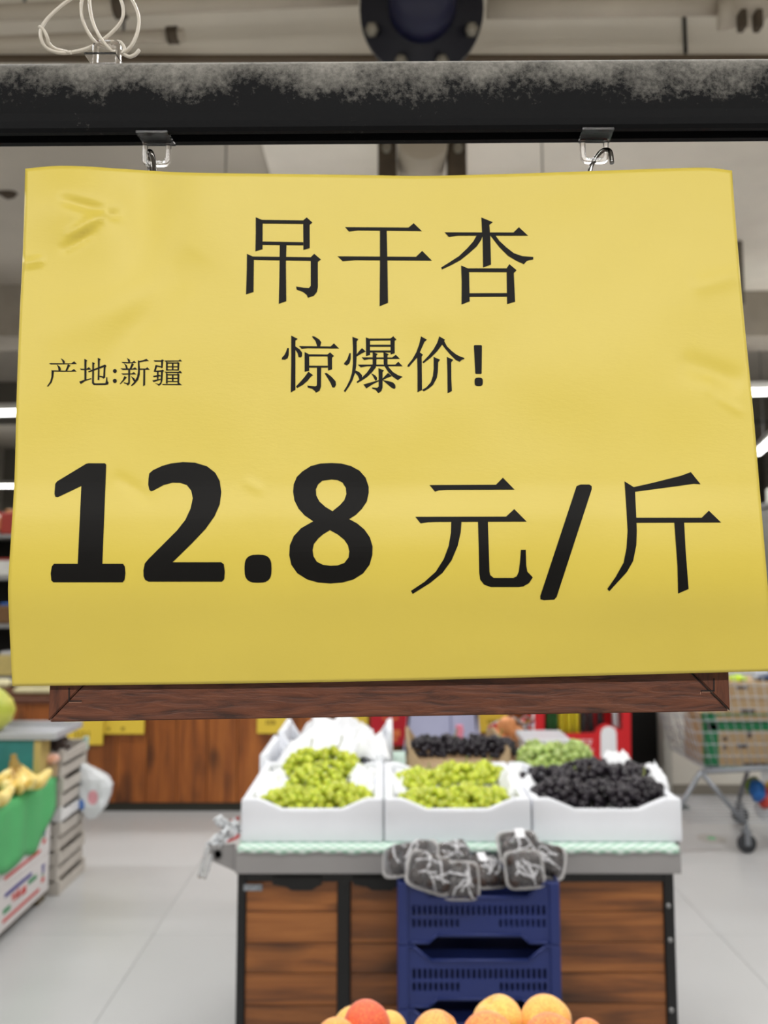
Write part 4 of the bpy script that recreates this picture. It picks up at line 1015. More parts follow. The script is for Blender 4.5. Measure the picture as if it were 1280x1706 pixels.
pk = [(688, 1440, 1.86, (R(38), R(-14), R(-12)), 'fruit pack leaning at the left end of the topmost crate', 0.105, None),
      (712, 1458, 1.822, (R(60), R(20), R(8)), 'fruit pack edge-on at the front left of the topmost crate', 0.085, None),
      (766, 1470, 1.835, (R(66), R(0), R(0)), 'fruit pack standing upright in the front middle of the topmost crate', 0.068, None),
      (805, 1462, 1.87, (R(40), R(8), R(30)), 'fruit pack with a white tag just right of the upright pack', 0.070, (-0.02, 0.02)),
      (872, 1452, 1.835, (R(64), R(-3), R(0)), 'fruit pack standing upright at the front right of the topmost crate', 0.070, None),
      (862, 1420, 1.885, (R(48), R(0), R(10)), 'fruit pack with a white tag on top of the heap', 0.080, (0.0, 0.022)),
      (905, 1440, 1.89, (R(45), R(10), R(-15)), 'fruit pack at the right end of the topmost crate', 0.080, None),
      (750, 1438, 1.89, (R(42), R(0), R(25)), 'fruit pack lying at the back left of the heap', 0.080, None)]
for i, (px, py, Y, rot, lb, w_, tg) in enumerate(pk): pack(W(px, py, Y) + Vector((0, 0, 0.003)), rot, lb, w_, 0.062, tg, i)

# ================================================================ PEACHES IN FRONT
k = NT('peach_skin'); p = k.p; p.inputs['Roughness'].default_value = 0.55; p.inputs['Subsurface Weight'].default_value = 0.15; p.inputs['Subsurface Scale'].default_value = 0.008
p.inputs['Sheen Weight'].default_value = 0.25
tc = k.n('ShaderNodeTexCoord'); oi = k.n('ShaderNodeObjectInfo')
ad = k.n('ShaderNodeVectorMath', operation='ADD'); ml = k.n('ShaderNodeMath', operation='MULTIPLY'); ml.inputs[1].default_value = 11.0
k.l(oi.outputs['Random'], ml.inputs[0]); k.l(tc.outputs['Object'], ad.inputs[0]); k.l(ml.outputs[0], ad.inputs[1])
nz = k.n('ShaderNodeTexNoise', Scale=18.0, Detail=3.0); k.l(ad.outputs[0], nz.inputs['Vector'])
al = k.n('ShaderNodeSeparateColor'); k.l(oi.outputs['Color'], al.inputs[0])
sm_ = k.n('ShaderNodeMath', operation='ADD'); k.l(nz.outputs['Fac'], sm_.inputs[0]); k.l(al.outputs[0], sm_.inputs[1])
cr = k.n('ShaderNodeValToRGB'); e = cr.color_ramp.elements
e[0].position = 0.42; e[0].color = srgb(246, 202, 100); e[1].position = 1.15 if False else 1.0; e[1].color = srgb(206, 70, 44)
e.new(0.62).color = srgb(240, 164, 78); e.new(0.80).color = srgb(232, 116, 58)
k.l(sm_.outputs[0], cr.inputs[0]); k.l(cr.outputs[0], p.inputs['Base Color'])
n2 = k.n('ShaderNodeTexNoise', Scale=900.0); k.l(tc.outputs['Object'], n2.inputs['Vector']); bp = k.n('ShaderNodeBump', Strength=0.08, Distance=0.0005); k.l(n2.outputs['Fac'], bp.inputs['Height']); k.l(bp.outputs[0], p.inputs['Normal'])
m_peach = k.m; m_pstem = mat('peach_stem_scar', srgb(128, 120, 60), 0.8)
def peach_mesh():
    b = bmesh.new(); t = bmesh.new(); bmesh.ops.create_uvsphere(t, u_segments=40, v_segments=28, radius=1.0)
    for v in t.verts:
        n_ = v.co.normalized(); an = math.atan2(n_.y, n_.x); th_ = math.acos(max(-1, min(1, n_.z)))
        r = 1.0 - 0.34 * math.exp(-(th_ / 0.34) ** 2) + 0.02 * math.exp(-((math.pi - th_) / 0.25) ** 2)
        r -= 0.075 * math.exp(-(an / 0.16) ** 2) * math.sin(th_) ** 0.6
        r += 0.03 * math.exp(-((abs(an) - 0.45) / 0.3) ** 2) * math.sin(th_)
        v.co = Vector((n_.x * r, n_.y * r * 1.02, n_.z * r * 0.95))
    for f in t.faces: f.smooth = True
    merge(b, t); me = bpy.data.meshes.new('peach'); b.to_mesh(me); b.free(); me.materials.append(m_peach)
    me.polygons.foreach_set('use_smooth', [True] * len(me.polygons)); return me
me_p = peach_mesh()
bs = bmesh.new(); lathe(bs, [(0, 0.70), (0.06, 0.69), (0.075, 0.655), (0.05, 0.63)], 8); me_s = bpy.data.meshes.new('stem_scar'); bs.to_mesh(me_s); bs.free(); me_s.materials.append(m_pstem)
def peach(px, py, Y, r, red, rot, label):
    q = W(px, py, Y); c = Vector((q.x, q.y, q.z - r * 1.02))
    # the outline's top lies a little nearer than the centre: keep the silhouette at py
    t = bpy.data.objects.new('peach', me_p); C.objects.link(t); t.location = c; t.scale = (r, r, r); t.rotation_euler = rot; t.color = (red, 0, 0, 1)
    s = bpy.data.objects.new('stem_scar', me_s); C.objects.link(s); s.parent = t
    tag(t, label, 'peach', 'peaches along the bottom edge'); return t
PE = [(612, 1667, 1.02, 0.0295, 0.42, (R(60), R(20), R(140)), 'reddest peach, left of the blue crates'),
      (588, 1679, 1.075, 0.029, 0.0, (R(100), 0, R(60)), 'pale peach half hidden behind the left of the reddest peach'),
      (648, 1686, 1.07, 0.025, -0.04, (R(80), 0, R(200)), 'yellow peach peeping out right of the reddest peach'),
      (560, 1699, 0.985, 0.027, 0.14, (R(60), 0, R(10)), 'peach barely showing at the left end of the heap'),
      (731, 1686, 0.965, 0.033, 0.13, (R(40), R(20), R(70)), 'orange peach alone before the lowest blue crate'),
      (829, 1658, 1.04, 0.0325, 0.02, (R(25), R(-20), R(-78)), 'two-lobed yellow peach highest in the heap'),
      (815, 1687, 0.965, 0.032, 0.22, (R(70), 0, R(150)), 'orange peach in front of the two-lobed peach'),
      (910, 1661, 1.035, 0.0335, 0.06, (R(55), R(0), R(0)), 'yellow peach right of the two-lobed peach'),
      (918, 1692, 0.962, 0.0345, 0.25, (R(40), R(5), R(-8)), 'orange peach with a dark red cleft in front of the right yellow peach'),
      (980, 1699, 0.985, 0.020, 0.24, (R(60), 0, R(40)), 'small peach at the right end of the heap')]
for a in PE: peach(*a)
# sloping tray under the heap (below the picture edge)
q0, q1 = W(540, 1760, 0.9), W(1010, 1760, 0.9)
t = thing('fruit_tray', 'wooden sloping tray holding the peaches', 'tray', ((q0.x + q1.x) / 2, 0.88, 0))
hw = 0.32
b = bmesh.new(); zA, zB = 0.934, 0.872
vv = [b.verts.new(v) for v in ((-hw, 0, zA - .02), (hw, 0, zA - .02), (hw, 0.22, zB - .02), (-hw, 0.22, zB - .02), (-hw, 0, zA - .005), (hw, 0, zA - .005), (hw, 0.22, zB), (-hw, 0.22, zB))]
for ix in ((3, 2, 1, 0), (4, 5, 6, 7), (0, 1, 5, 4), (1, 2, 6, 5), (2, 3, 7, 6), (3, 0, 4, 7)): b.faces.new([vv[i] for i in ix])
link('board', b, m_plank, t)
for s in (-1, 1):
    for y in (0.01, 0.18): link('leg', boxbm((s * hw - .02 * (s > 0), y, 0), (s * hw + .02 * (s < 0), y + 0.03, 0.885 if y < .1 else 0.848), 0.002), m_black, t)

# ================================================================ BAG ROLL AT THE TABLE'S LEFT END
hx = TX0 - 0.002
t = thing('bag_holder', 'plastic bag roll holder on the left end of the table', 'holder', (hx, TY + 0.05, 0))
hp = lambda x, y, Y=TY + 0.05: W(x, y, Y) - t.location
b = bmesh.new()
pl_ = [(347, 1409), (392, 1406), (392, 1452), (384, 1448), (352, 1434)]
hole = ring(363, 1424, 6, 7, 16)
slab(lambda x, y, s: hp(x, y) + Vector((0, 0.004 if s else 0, 0)), [pl_], [hole], bm=b); link('plate', b, m_grey_metal, t)
b = bmesh.new(); c_ = hp(363, 1424); lathe(b, [(0.0, 0.05), (0.011, 0.05), (0.012, 0.0), (0.012, -0.006)], 16); mt_ = Matrix.Translation(c_ + Vector((0, 0.003, 0))) @ Matrix.Rotation(R(-90), 4, 'X')
for v in b.verts: v.co = mt_ @ v.co
link('core', b, m_black, t)
m_bag = mat('thin_white_plastic', srgb(232, 236, 240), 0.3, bump=0.6, bscale=30, alpha=0.92)
m_bagred = mat('red_bag_print', srgb(196, 60, 64), 0.4)
def strip(P, wd, m, name, wob=0.006, seed=0.0, parent=None, off=None, n=7):
    """ribbon of film along P (points) with width wd"""
    Q = catmull(P, 6); bm = bmesh.new(); rows = []
    for i, q in enumerate(Q):
        w_ = wd[0] + (wd[1] - wd[0]) * i / (len(Q) - 1)
        d = (Q[min(i + 1, len(Q) - 1)] - Q[max(i - 1, 0)]).normalized(); s_ = d.cross(Vector((0, 1, 0)))
        s_ = s_.normalized() if s_.length > 1e-5 else Vector((1, 0, 0))
        rows.append([bm.verts.new(q + s_ * w_ * (j / n - .5) + Vector((0, wob * noise.noise(Vector((i * .35, j * .9, seed))) * 2, wob * noise.noise(Vector((i * .3, j * .8, seed + 9)))))) for j in range(n + 1)])
    for A, B in zip(rows, rows[1:]):
        for j in range(n): bm.faces.new((A[j], A[j + 1], B[j + 1], B[j])).smooth = True
    o = link(name, bm, m, parent); sd_ = o.modifiers.new('thickness', 'SOLIDIFY'); sd_.thickness = 0.0008
    return o
m_clearstrip = mat('clear_strip', srgb(226, 228, 230), 0.12, trans=0.7, ior=1.2)
strip([hp(346, 1410, TY + .03), hp(340, 1436, TY + .03), hp(332, 1462, TY + .03)], (0.012, 0.010), m_clearstrip, 'strip', 0.003, 1, t)
strip([hp(352, 1424, TY + .03), hp(347, 1446, TY + .03), hp(341, 1464, TY + .03)], (0.010, 0.008), m_clearstrip, 'strip', 0.003, 2, t)
bo = W(375, 1390, TY + .06)
bag = thing('plastic_bag', 'crumpled white plastic bag with red print at the left end of the table', 'bag', bo)
bp_ = lambda x, y, Y=TY + .06: W(x, y, Y) - bo
strip([bp_(398, 1370), bp_(388, 1382), bp_(374, 1394), bp_(357, 1406), bp_(350, 1414)], (0.036, 0.030), m_bag, 'bag_sheet', 0.014, 3, bag)
strip([bp_(396, 1378, TY + .08), bp_(378, 1376, TY + .07), bp_(366, 1368, TY + .07), bp_(360, 1372, TY + .06)], (0.030, 0.022), m_bag, 'bag_sheet', 0.012, 4, bag)
strip([bp_(399, 1391, TY + .045), bp_(391, 1397, TY + .045), bp_(379, 1402, TY + .045)], (0.008, 0.006), m_bagred, 'print', 0.002, 5, bag)
strip([bp_(399, 1362, TY + .085), bp_(390, 1366, TY + .085), bp_(384, 1367, TY + .085)], (0.008, 0.004), m_bagred, 'print', 0.002, 6, bag)

# ================================================================ WOOD COUNTER ALONG THE BACK
WY = WZ(300, 1352, 0.0).y
WX0, WX1 = W(-60, 1300, WY).x, W(1052, 1300, WY).x
WH = 0.72
t = thing('wood_counter', 'long wood counter of upright knotty planks along the back', 'counter', ((WX0 + WX1) / 2, WY, 0))
cx = t.location.x
link('plinth', boxbm((WX0 - cx, 0.012, 0), (WX1 - cx, 0.5, 0.055)), mat('black_plinth', srgb(40, 40, 32), 0.6), t)
link('carcass', boxbm((WX0 - cx, 0.016, 0.055), (WX1 - cx, 0.5, WH - .03)), mat('dark_carcass', srgb(40, 24, 14), 0.8), t)
n = 22; pw = (WX1 - WX0) / n
for i in range(n):
    x = WX0 - cx + i * pw
    link('plank', boxbm((x + .0015, random.uniform(0, .002), 0.055), (x + pw - .0015, 0.0155, WH - .03), 0.003), m_counter_plank, t)
link('top_board', boxbm((WX0 - cx, -0.02, WH - .03), (WX1 - cx, 0.52, WH), 0.004), m_dark_wood, t)
# yellow and red cards
def card(x0, y0, x1, y1, m, label, cat='price card', dY=0.03, group='yellow cards on the wood counter', marks=None):
    a, b_ = W(x0, y0, WY - dY), W(x1, y1, WY - dY)
    if y0 <= 1185: a.z = W(x0, y0, WY - dY).z
    c = (a + b_) / 2
    o = thing('price_card', label, cat, c, 0, group)
    link('card', boxbm((a.x - c.x, 0, b_.z - c.z), (b_.x - c.x, 0.004, a.z - c.z), 0.0008), m, o)
    link('peg', boxbm((-0.01, 0.004, a.z - c.z - 0.03), (0.01, dY + 0.004, a.z - c.z - 0.01)), m_black, o)
    if marks:
        bm = bmesh.new()
        for u0, v0, u1, v1 in marks:
            X0, X1 = a.x + (b_.x - a.x) * u0 - c.x, a.x + (b_.x - a.x) * u1 - c.x
            Z0, Z1 = a.z + (b_.z - a.z) * v0 - c.z, a.z + (b_.z - a.z) * v1 - c.z
            box(bm, (X0, -0.0008, Z1), (X1, -0.0001, Z0))
        link('print', bm, mat('card_print', srgb(150, 124, 34), 0.7) if m is m_yellow_card else mat('gold_print', srgb(222, 120, 70), 0.5), o)
    return o
mk = [(.30, .62, .36, .74), (.40, .60, .46, .76), (.50, .62, .62, .74)]
card(108, 1165, 171, 1241, m_yellow_card, 'yellow card lowest at the left end of the wood counter', dY=0.06, marks=[(.3, .7, .34, .88), (.4, .7, .44, .88), (.5, .7, .55, .88), (.62, .7, .66, .88)])
card(165, 1165, 240, 1223, m_yellow_card, 'yellow card second from the left end of the wood counter', marks=[(.2, .8, .26, .9), (.5, .8, .58, .9)])
card(429, 1165, 477, 1222, m_yellow_card, 'yellow card above the left foam boxes', marks=mk)
card(564, 1165, 613, 1219, m_yellow_card, 'yellow card left of the red card', marks=mk)
card(797, 1165, 846, 1220, m_yellow_card, 'yellow card right of the lavender coat', marks=mk)
m_redcard = mat('red_card', srgb(190, 30, 44), 0.5)
card(618, 1160, 683, 1242, m_redcard, 'red card with gold marks behind the foam boxes', 'sign', 0.05, None, marks=[(.30, .42, .36, .47), (.36, .45, .44, .50), (.44, .48, .54, .52), (.54, .45, .62, .50), (.62, .42, .70, .47), (.22, .68, .76, .82), (.30, .84, .68, .92)])

# ---------------------------------------------------------------- red drinks cooler
FY = WY - 0.35
fx0, fx1 = W(890, 1240, FY).x, W(1049, 1240, FY).x
t = thing('red_cooler', 'red drinks cooler with glass door and a white arched sticker', 'cooler', ((fx0 + fx1) / 2, FY, 0))
cx = t.location.x; hw = (fx1 - fx0) / 2; m_redc = mat('red_cooler_paint', srgb(204, 26, 34), 0.35)
zt1 = W(960, 1223, FY).z
fh = 1.35
link('cabinet_back', boxbm((-hw, 0.30, 0.02), (hw, 0.33, fh)), m_redc, t)
for s in (-1, 1): link('side_panel', boxbm((s * hw, 0.02, 0.02), (s * (hw - .02), 0.30, fh)), m_redc, t)
link('top_panel', boxbm((-hw + .02, 0.02, fh - .03), (hw - .02, 0.30, fh)), m_redc, t)
link('bottom_panel', boxbm((-hw + .02, 0.02, 0.02), (hw - .02, 0.30, zt1 - .03)), m_redc, t)
bm = bmesh.new()
slab(lambda x, y, s: Vector((W(x, y, FY).x - cx, 0.02 if s else 0.0, W(x, y, FY).z)), [[(890, 800), (1049, 800), (1052, 1306), (891, 1306)]], [[(907, 830), (1036, 830), (1037, 1216), (1022, 1210), (1010, 1205), (998, 1210), (990, 1221), (907, 1223)]], bm=bm)
link('door_frame', bm, m_redc, t)
link('lower_front', boxbm((-hw, 0.0, 0.02), (hw, 0.02, W(960, 1306, FY).z)), m_redc, t)
link('door_glass', boxbm((-hw + .03, 0.008, zt1 - .01), (hw - .03, 0.012, fh - .08)), mat('cooler_glass', (1, 1, 1, 1), 0.03, trans=1.0, ior=1.1), t)
link('edge_trim', boxbm((-hw - .008, -0.004, 0.02), (-hw + .004, 0.01, fh)), mat('white_trim', srgb(226, 214, 218), 0.4), t)
bm = bmesh.new()
arch = [(1001, 1262), (1001, 1222), (1003, 1215), (1008, 1211), (1014, 1210), (1020, 1211), (1025, 1215), (1027, 1222), (1028, 1262)]
slab(lambda x, y, s: Vector((W(x, y, FY).x - cx, -0.001 if s else -0.003, W(x, y, FY).z)), [arch], bm=bm); link('arched_sticker', bm, mat('white_sticker', srgb(238, 240, 244), 0.4), t)
bm = bmesh.new()
for x0, y0, x1, y1 in ((957, 1232, 960, 1242), (961, 1232, 967, 1234), (963, 1235, 965, 1243), (969, 1232, 976, 1234), (970, 1236, 975, 1238), (971, 1239, 975, 1242), (978, 1232, 987, 1234), (979, 1236, 986, 1238), (982, 1238, 984, 1243),
                       (971, 1248, 980, 1250), (974, 1250, 976, 1256), (982, 1248, 989, 1250), (983, 1252, 988, 1256)):
    a, b_ = W(x0, y0, FY), W(x1, y1, FY); box(bm, (a.x - cx, -0.003, b_.z), (b_.x - cx, -0.0005, a.z))
link('lettering', bm, mat('white_letters', srgb(236, 200, 204), 0.5), t)
m_yb = mat('yellow_drink', srgb(220, 204, 40), 0.3); m_gb = mat('green_drink', srgb(40, 90, 40), 0.3); m_kb = mat('dark_drink', srgb(44, 40, 44), 0.3)
zs_ = zt1 - 0.02
link('cooler_shelf', boxbm((-hw + .02, 0.04, zs_ - .012), (hw - .02, 0.29, zs_ - .002)), m_grey_metal, t)
for i, px in enumerate((914, 924, 936, 948, 960, 972, 984, 1000, 1026)):
    X = W(px, 1200, FY + 0.08).x
    m_ = (m_gb, m_gb, m_yb, m_yb, m_yb, m_kb, m_kb, m_kb, m_white_foam)[i]
    b = bmesh.new(); lathe(b, [(0, 0), (0.020, 0), (0.021, 0.01), (0.021, 0.13), (0.017, 0.16), (0.009, 0.185), (0.009, 0.205), (0, 0.205)], 14)
    o = link('drink_bottle', b, m_, None); o.location = (X, FY + 0.08, zs_ - 0.002)
    tag(o, ('leftmost green bottle behind the cooler door', 'second green bottle behind the cooler door', 'leftmost yellow bottle behind the cooler door', 'middle yellow bottle behind the cooler door', 'rightmost yellow bottle behind the cooler door',
            'leftmost dark bottle behind the cooler door', 'middle dark bottle behind the cooler door', 'rightmost dark bottle behind the cooler door', 'white bottle behind the right edge of the cooler door')[i], 'bottle', 'bottles in the red cooler')

# ---------------------------------------------------------------- person in a lavender coat
PY_ = WY - 0.62
pxm = W(738, 1220, PY_).x
person = thing('person', 'person in a long lavender coat standing before the wood counter, back turned', 'person', (pxm, PY_, 0))
def skin_body():
    J = {}; me = bpy.data.meshes.new('body')
    V = [(0, 0, 0.92, .125), (0, 0, 1.08, .115), (0, 0.01, 1.26, .125), (0, 0.0, 1.38, .09), (0, 0.01, 1.45, .055), (0, 0.02, 1.52, .062), (0, 0.03, 1.58, .088), (0, 0.025, 1.64, .078)]
    E = [(i, i + 1) for i in range(7)]
    for s in (-1, 1):
        b = len(V)
        V += [(s * .09, 0, .86, .095), (s * .10, -.01, .50, .062), (s * .10, .02, .26, .055), (s * .10, .0, .09, .042), (s * .11, .13, .045, .035)]
        E += [(0, b), (b, b + 1), (b + 1, b + 2), (b + 2, b + 3), (b + 3, b + 4)]
        b = len(V)
        V += [(s * .17, 0, 1.36, .055), (s * .22, .02, 1.10, .042), (s * .19, .20, .98, .034), (s * .18, .27, .96, .026)]
        E += [(3, b), (b, b + 1), (b + 1, b + 2), (b + 2, b + 3)]
        h_ = b + 3
        for f_ in range(5):
            b2 = len(V); a_ = (f_ - 1.5) * .018
            if f_ < 4:
                V += [(s * .18 + a_, .31, .955, .010), (s * .18 + a_ * 1.15, .345 - abs(f_ - 1.5) * .004, .945, .009), (s * .18 + a_ * 1.2, .37 - abs(f_ - 1.5) * .006, .925, .008)]
                E += [(h_, b2), (b2, b2 + 1), (b2 + 1, b2 + 2)]
            else:
                V += [(s * .145, .29, .955, .011), (s * .135, .32, .95, .009)]; E += [(h_, b2), (b2, b2 + 1)]
    me.from_pydata([v[:3] for v in V], E, []); o = bpy.data.objects.new('body', me); C.objects.link(o)
    sk = o.modifiers.new('skin', 'SKIN'); sk.use_smooth_shade = True
    for i, v in enumerate(V): me.skin_vertices[0].data[i].radius = (v[3], v[3])
    me.skin_vertices[0].data[0].use_root = True
    ss = o.modifiers.new('sub', 'SUBSURF'); ss.levels = 1; ss.render_levels = 2
    me.materials.append(mat('skin_tone', srgb(206, 160, 130), 0.5, sss=0.1)); o.parent = person
    return o
skin_body()
m_lav = mat('lavender_cloth', srgb(176, 178, 208), 0.75, var=0.05, vscale=5, bump=0.35, bscale=22)
zh = W(740, 1256, PY_).z
def loft(levels, m, name, seg=28, open_back=False):
    b = bmesh.new(); R_ = []
    for z, rx, ry, dy in levels:
        R_.append([b.verts.new((rx * math.cos(2 * math.pi * k_ / seg) * (1 + .015 * math.sin(k_ * 2.3 + z * 3)), dy + ry * math.sin(2 * math.pi * k_ / seg) * (1 + .03 * math.sin(k_ * 1.7)), z)) for k_ in range(seg)])
    for A, B in zip(R_, R_[1:]):
        for k_ in range(seg): b.faces.new((A[k_], A[(k_ + 1) % seg], B[(k_ + 1) % seg], B[k_])).smooth = True
    o = link(name, b, m, person); s_ = o.modifiers.new('thickness', 'SOLIDIFY'); s_.thickness = 0.006; s_.offset = 1; return o
loft([(zh, .225, .17, 0), (zh + .12, .205, .165, 0), (.90, .185, .15, 0), (1.06, .165, .14, 0), (1.24, .185, .15, .005), (1.36, .185, .125, .005), (1.41, .13, .10, .01), (1.44, .085, .085, .01), (1.47, .068, .068, .012)], m_lav, 'coat')
for s in (-1, 1):
    b = bmesh.new(); tube(b, catmull([(s * .10, 0, 1.385), (s * .185, .0, 1.345), (s * .205, .005, 1.26), (s * .225, .02, 1.10), (s * .21, .12, 1.03), (s * .19, .21, .975)], 5), [.062] * 2 + [.078] * 9 + [.070] * 5 + [.062] * 5 + [.055] * 5, 14)
    o = link('sleeve', b, m_lav, person)
b = bmesh.new()
for z0, z1 in ((zh + .01, .98),): box(b, (.026, -.176, z0), (.030, -.150, z1), 0)
m_seamc = mat('coat_seam', srgb(120, 124, 160), 0.8)
b.free()
b = bmesh.new(); tube(b, catmull([(.036, -.176, zh + .006), (.034, -.172, zh + .12), (.030, -.157, .90), (.03, -.146, 1.06)], 4), .003, 6); link('back_seam', b, m_seamc, person)
pa_, pb_2 = W(760, 1208, PY_ - .165), W(773, 1243, PY_ - .165)
m_pinkl = mat('pink_letters', srgb(232, 140, 160), 0.6)
for i in range(5):
    z1 = pa_.z + (pb_2.z - pa_.z) * i / 5; z0 = z1 + (pb_2.z - pa_.z) / 5 * .82
    x0 = pa_.x - pxm + .004 * (i % 2)
    b = bmesh.new(); box(b, (x0, -.170, z0), (x0 + (pb_2.x - pa_.x) * .9, -.140, z1), .002); link('letter', b, m_pinkl, person)
m_trs = mat('dark_trousers', srgb(34, 36, 46), 0.8); m_shoe = mat('black_shoe', srgb(18, 18, 18), 0.5)
for s in (-1, 1):
    b = bmesh.new(); tube(b, catmull([(s * .09, 0, .88), (s * .10, -.01, .50), (s * .10, .015, .26), (s * .10, .0, .07)], 5), [.112] * 5 + [.085] * 6 + [.075] * 5, 14); link('trouser_leg', b, m_trs, person)
    b = bmesh.new(); ball(b, (s * .105, .06, .042), .05, 2, (1.0, 2.4, .82)); link('shoe', b, m_shoe, person)
b = bmesh.new(); ball(b, (0, 0.0, 1.60), .115, 3, (.90, 1.0, 1.08), amp=.05)
link('hair', b, mat('black_hair', srgb(20, 17, 15), 0.45), person)
m_eye = mat('eye_white', srgb(230, 230, 228), 0.2)
for s in (-1, 1):
    b = bmesh.new(); ball(b, (s * .032, .112, 1.585), .011, 2); link('eye', b, m_eye, person)
    b = bmesh.new(); ball(b, (s * .105, .01, 1.575), .022, 2, (.5, .8, 1.2)); link('ear', b, bpy.data.materials['skin_tone'], person)
b = bmesh.new(); ball(b, (0, .122, 1.555), .016, 2, (.8, 1, 1.3)); link('nose', b, bpy.data.materials['skin_tone'], person)
b = bmesh.new(); ball(b, (0, .112, 1.515), .018, 2, (1.3, .5, .35)); link('mouth', b, mat('lip_red', srgb(160, 84, 78), 0.5), person)

# ================================================================ SHOPPING CART AT THE RIGHT
m_steel = mat('cart_steel', srgb(138, 142, 148), 0.35, metal=0.5); m_tyre = mat('dark_tyre', srgb(50, 52, 56), 0.5); m_wire2 = mat('cart_wire', srgb(168, 172, 178), 0.35, metal=0.4)
Yn, Yf2 = 4.38, 4.86
wn, wf = WZ(1249, 1421, 0.0), WZ(1234, 1372, 0.0)
Yn, Yf2 = wn.y, wf.y
J = W(1168, 1286, Yn)
t = thing('shopping_cart', 'steel wire shopping cart loaded with cardboard cartons before the pillar', 'cart', (J.x, Yn, 0))
lc = lambda p_: Vector(p_) - t.location
L2 = 1.62 - 0.0
zb0 = J.z; X0, X1 = J.x + 0.02, J.x + 0.95
xl0 = W(1126, 1130, Yn).x
ztop = W(1140, 1122, Yn).z
def leg(P): b = bmesh.new(); tube(b, [lc(p_) for p_ in P], 0.0135, 10); link('leg', b, m_steel, t)
def wheel(x, y, front=True):
    b = bmesh.new(); c_ = lc((x, y, 0.052)); mt_ = Matrix.Translation(c_) @ Matrix.Rotation(R(90), 4, 'X')
    lathe(b, [(0, .014), (.03, .015), (.036, .012), (.048, .014), (.052, .008), (.052, -.008), (.048, -.014), (.036, -.012), (.03, -.015), (0, -.014)], 24, mtx=mt_); o = link('wheel', b, m_tyre, t)
    b = bmesh.new()
    for s in (-1, 1): box(b, lc((x - .018, y + s * .022 - .002, .045)), lc((x + .012, y + s * .022 + .002, .115)), .001)
    box(b, lc((x - .026, y - .026, .112)), lc((x + .022, y + .026, .125)), .003); tube(b, [lc((x, y, .12)), lc((x, y, .155))], .014, 10)
    link('fork', b, m_steel, o)
xr = WZ(1146, 1421, 0.0).x - 0.10
XF = wf.x + .10
for Y, dx in ((Yn, 0.0), (Yf2, 0.0)):
    xw = wn.x - 0.012 if Y == Yn else wf.x
    jx = J.x if Y == Yn else XF; x2 = xr if Y == Yn else XF + .42
    leg([(xw, Y, 0.15), (jx, Y, zb0)]); leg([(x2, Y, 0.15), (jx, Y, zb0)])
    wheel(xw, Y); wheel(x2, Y)
    leg([(jx, Y, zb0), (X1, Y, zb0 + .05)])
for P in ([(J.x, Yn, zb0), (XF, Yf2, zb0)], [(J.x + .75, Yn, zb0), (XF + .6, Yf2, zb0)]):
    b = bmesh.new(); tube(b, [lc(p_) for p_ in P], .010, 8); link('cross_bar', b, m_steel, t)

def wire(P, r=.0028, name='wire', b=None): tube(b, [lc(p_) for p_ in P], r, 6)
# basket: a wire end panel that leans, long sides and a floor
def zz(u_): return zb0 + .02 + (ztop - zb0 - .02) * u_
def xe(u_): return X0 + (xl0 - X0) * u_
for nm, Y in (('basket_side', Yn), ('basket_side', Yf2)):
    b = bmesh.new()
    for i in range(9): wire([(xe(i / 8), Y, zz(i / 8)), (X1 + .06 * i / 8, Y, zz(i / 8))], b=b)
    for i in range(22):
        f_ = i / 21; wire([(xe(0) + (X1 - xe(0)) * f_, Y, zz(0)), (xe(1) + (X1 + .06 - xe(1)) * f_, Y, zz(1))], .0022, b=b)
    wire([(xe(1), Y, zz(1)), (X1 + .06, Y, zz(1))], .007, b=b); o = link(nm, b, m_wire2, t); o['kind'] = 'stuff'
b = bmesh.new()
for i in range(9): wire([(xe(i / 8), Yn, zz(i / 8)), (xe(i / 8), Yf2, zz(i / 8))], b=b)
for i in range(11): wire([(xe(0), Yn + (Yf2 - Yn) * i / 10, zz(0)), (xe(1), Yn + (Yf2 - Yn) * i / 10, zz(1))], b=b)
o = link('basket_end', b, m_wire2, t); o['kind'] = 'stuff'
b = bmesh.new()
for i in range(11): wire([(X0, Yn + (Yf2 - Yn) * i / 10, zz(0)), (X1, Yn + (Yf2 - Yn) * i / 10, zz(0))], b=b)
o = link('basket_floor', b, m_wire2, t); o['kind'] = 'stuff'
b = bmesh.new()
for i in range(9): wire([(xr + .1, Yn + (Yf2 - Yn) * i / 8, .165), (X1, Yn + (Yf2 - Yn) * i / 8, .165)], .003, b=b)
o = link('lower_rack', b, m_wire2, t); o['kind'] = 'stuff'
b = bmesh.new(); tube(b, [lc((X1 - .02, Yn, zb0)), lc((X1 - .02, Yn, .16)), lc((X1 - .02, Yf2, .16)), lc((X1 - .02, Yf2, zb0))], .01, 8); link('rack_support', b, m_steel, t)
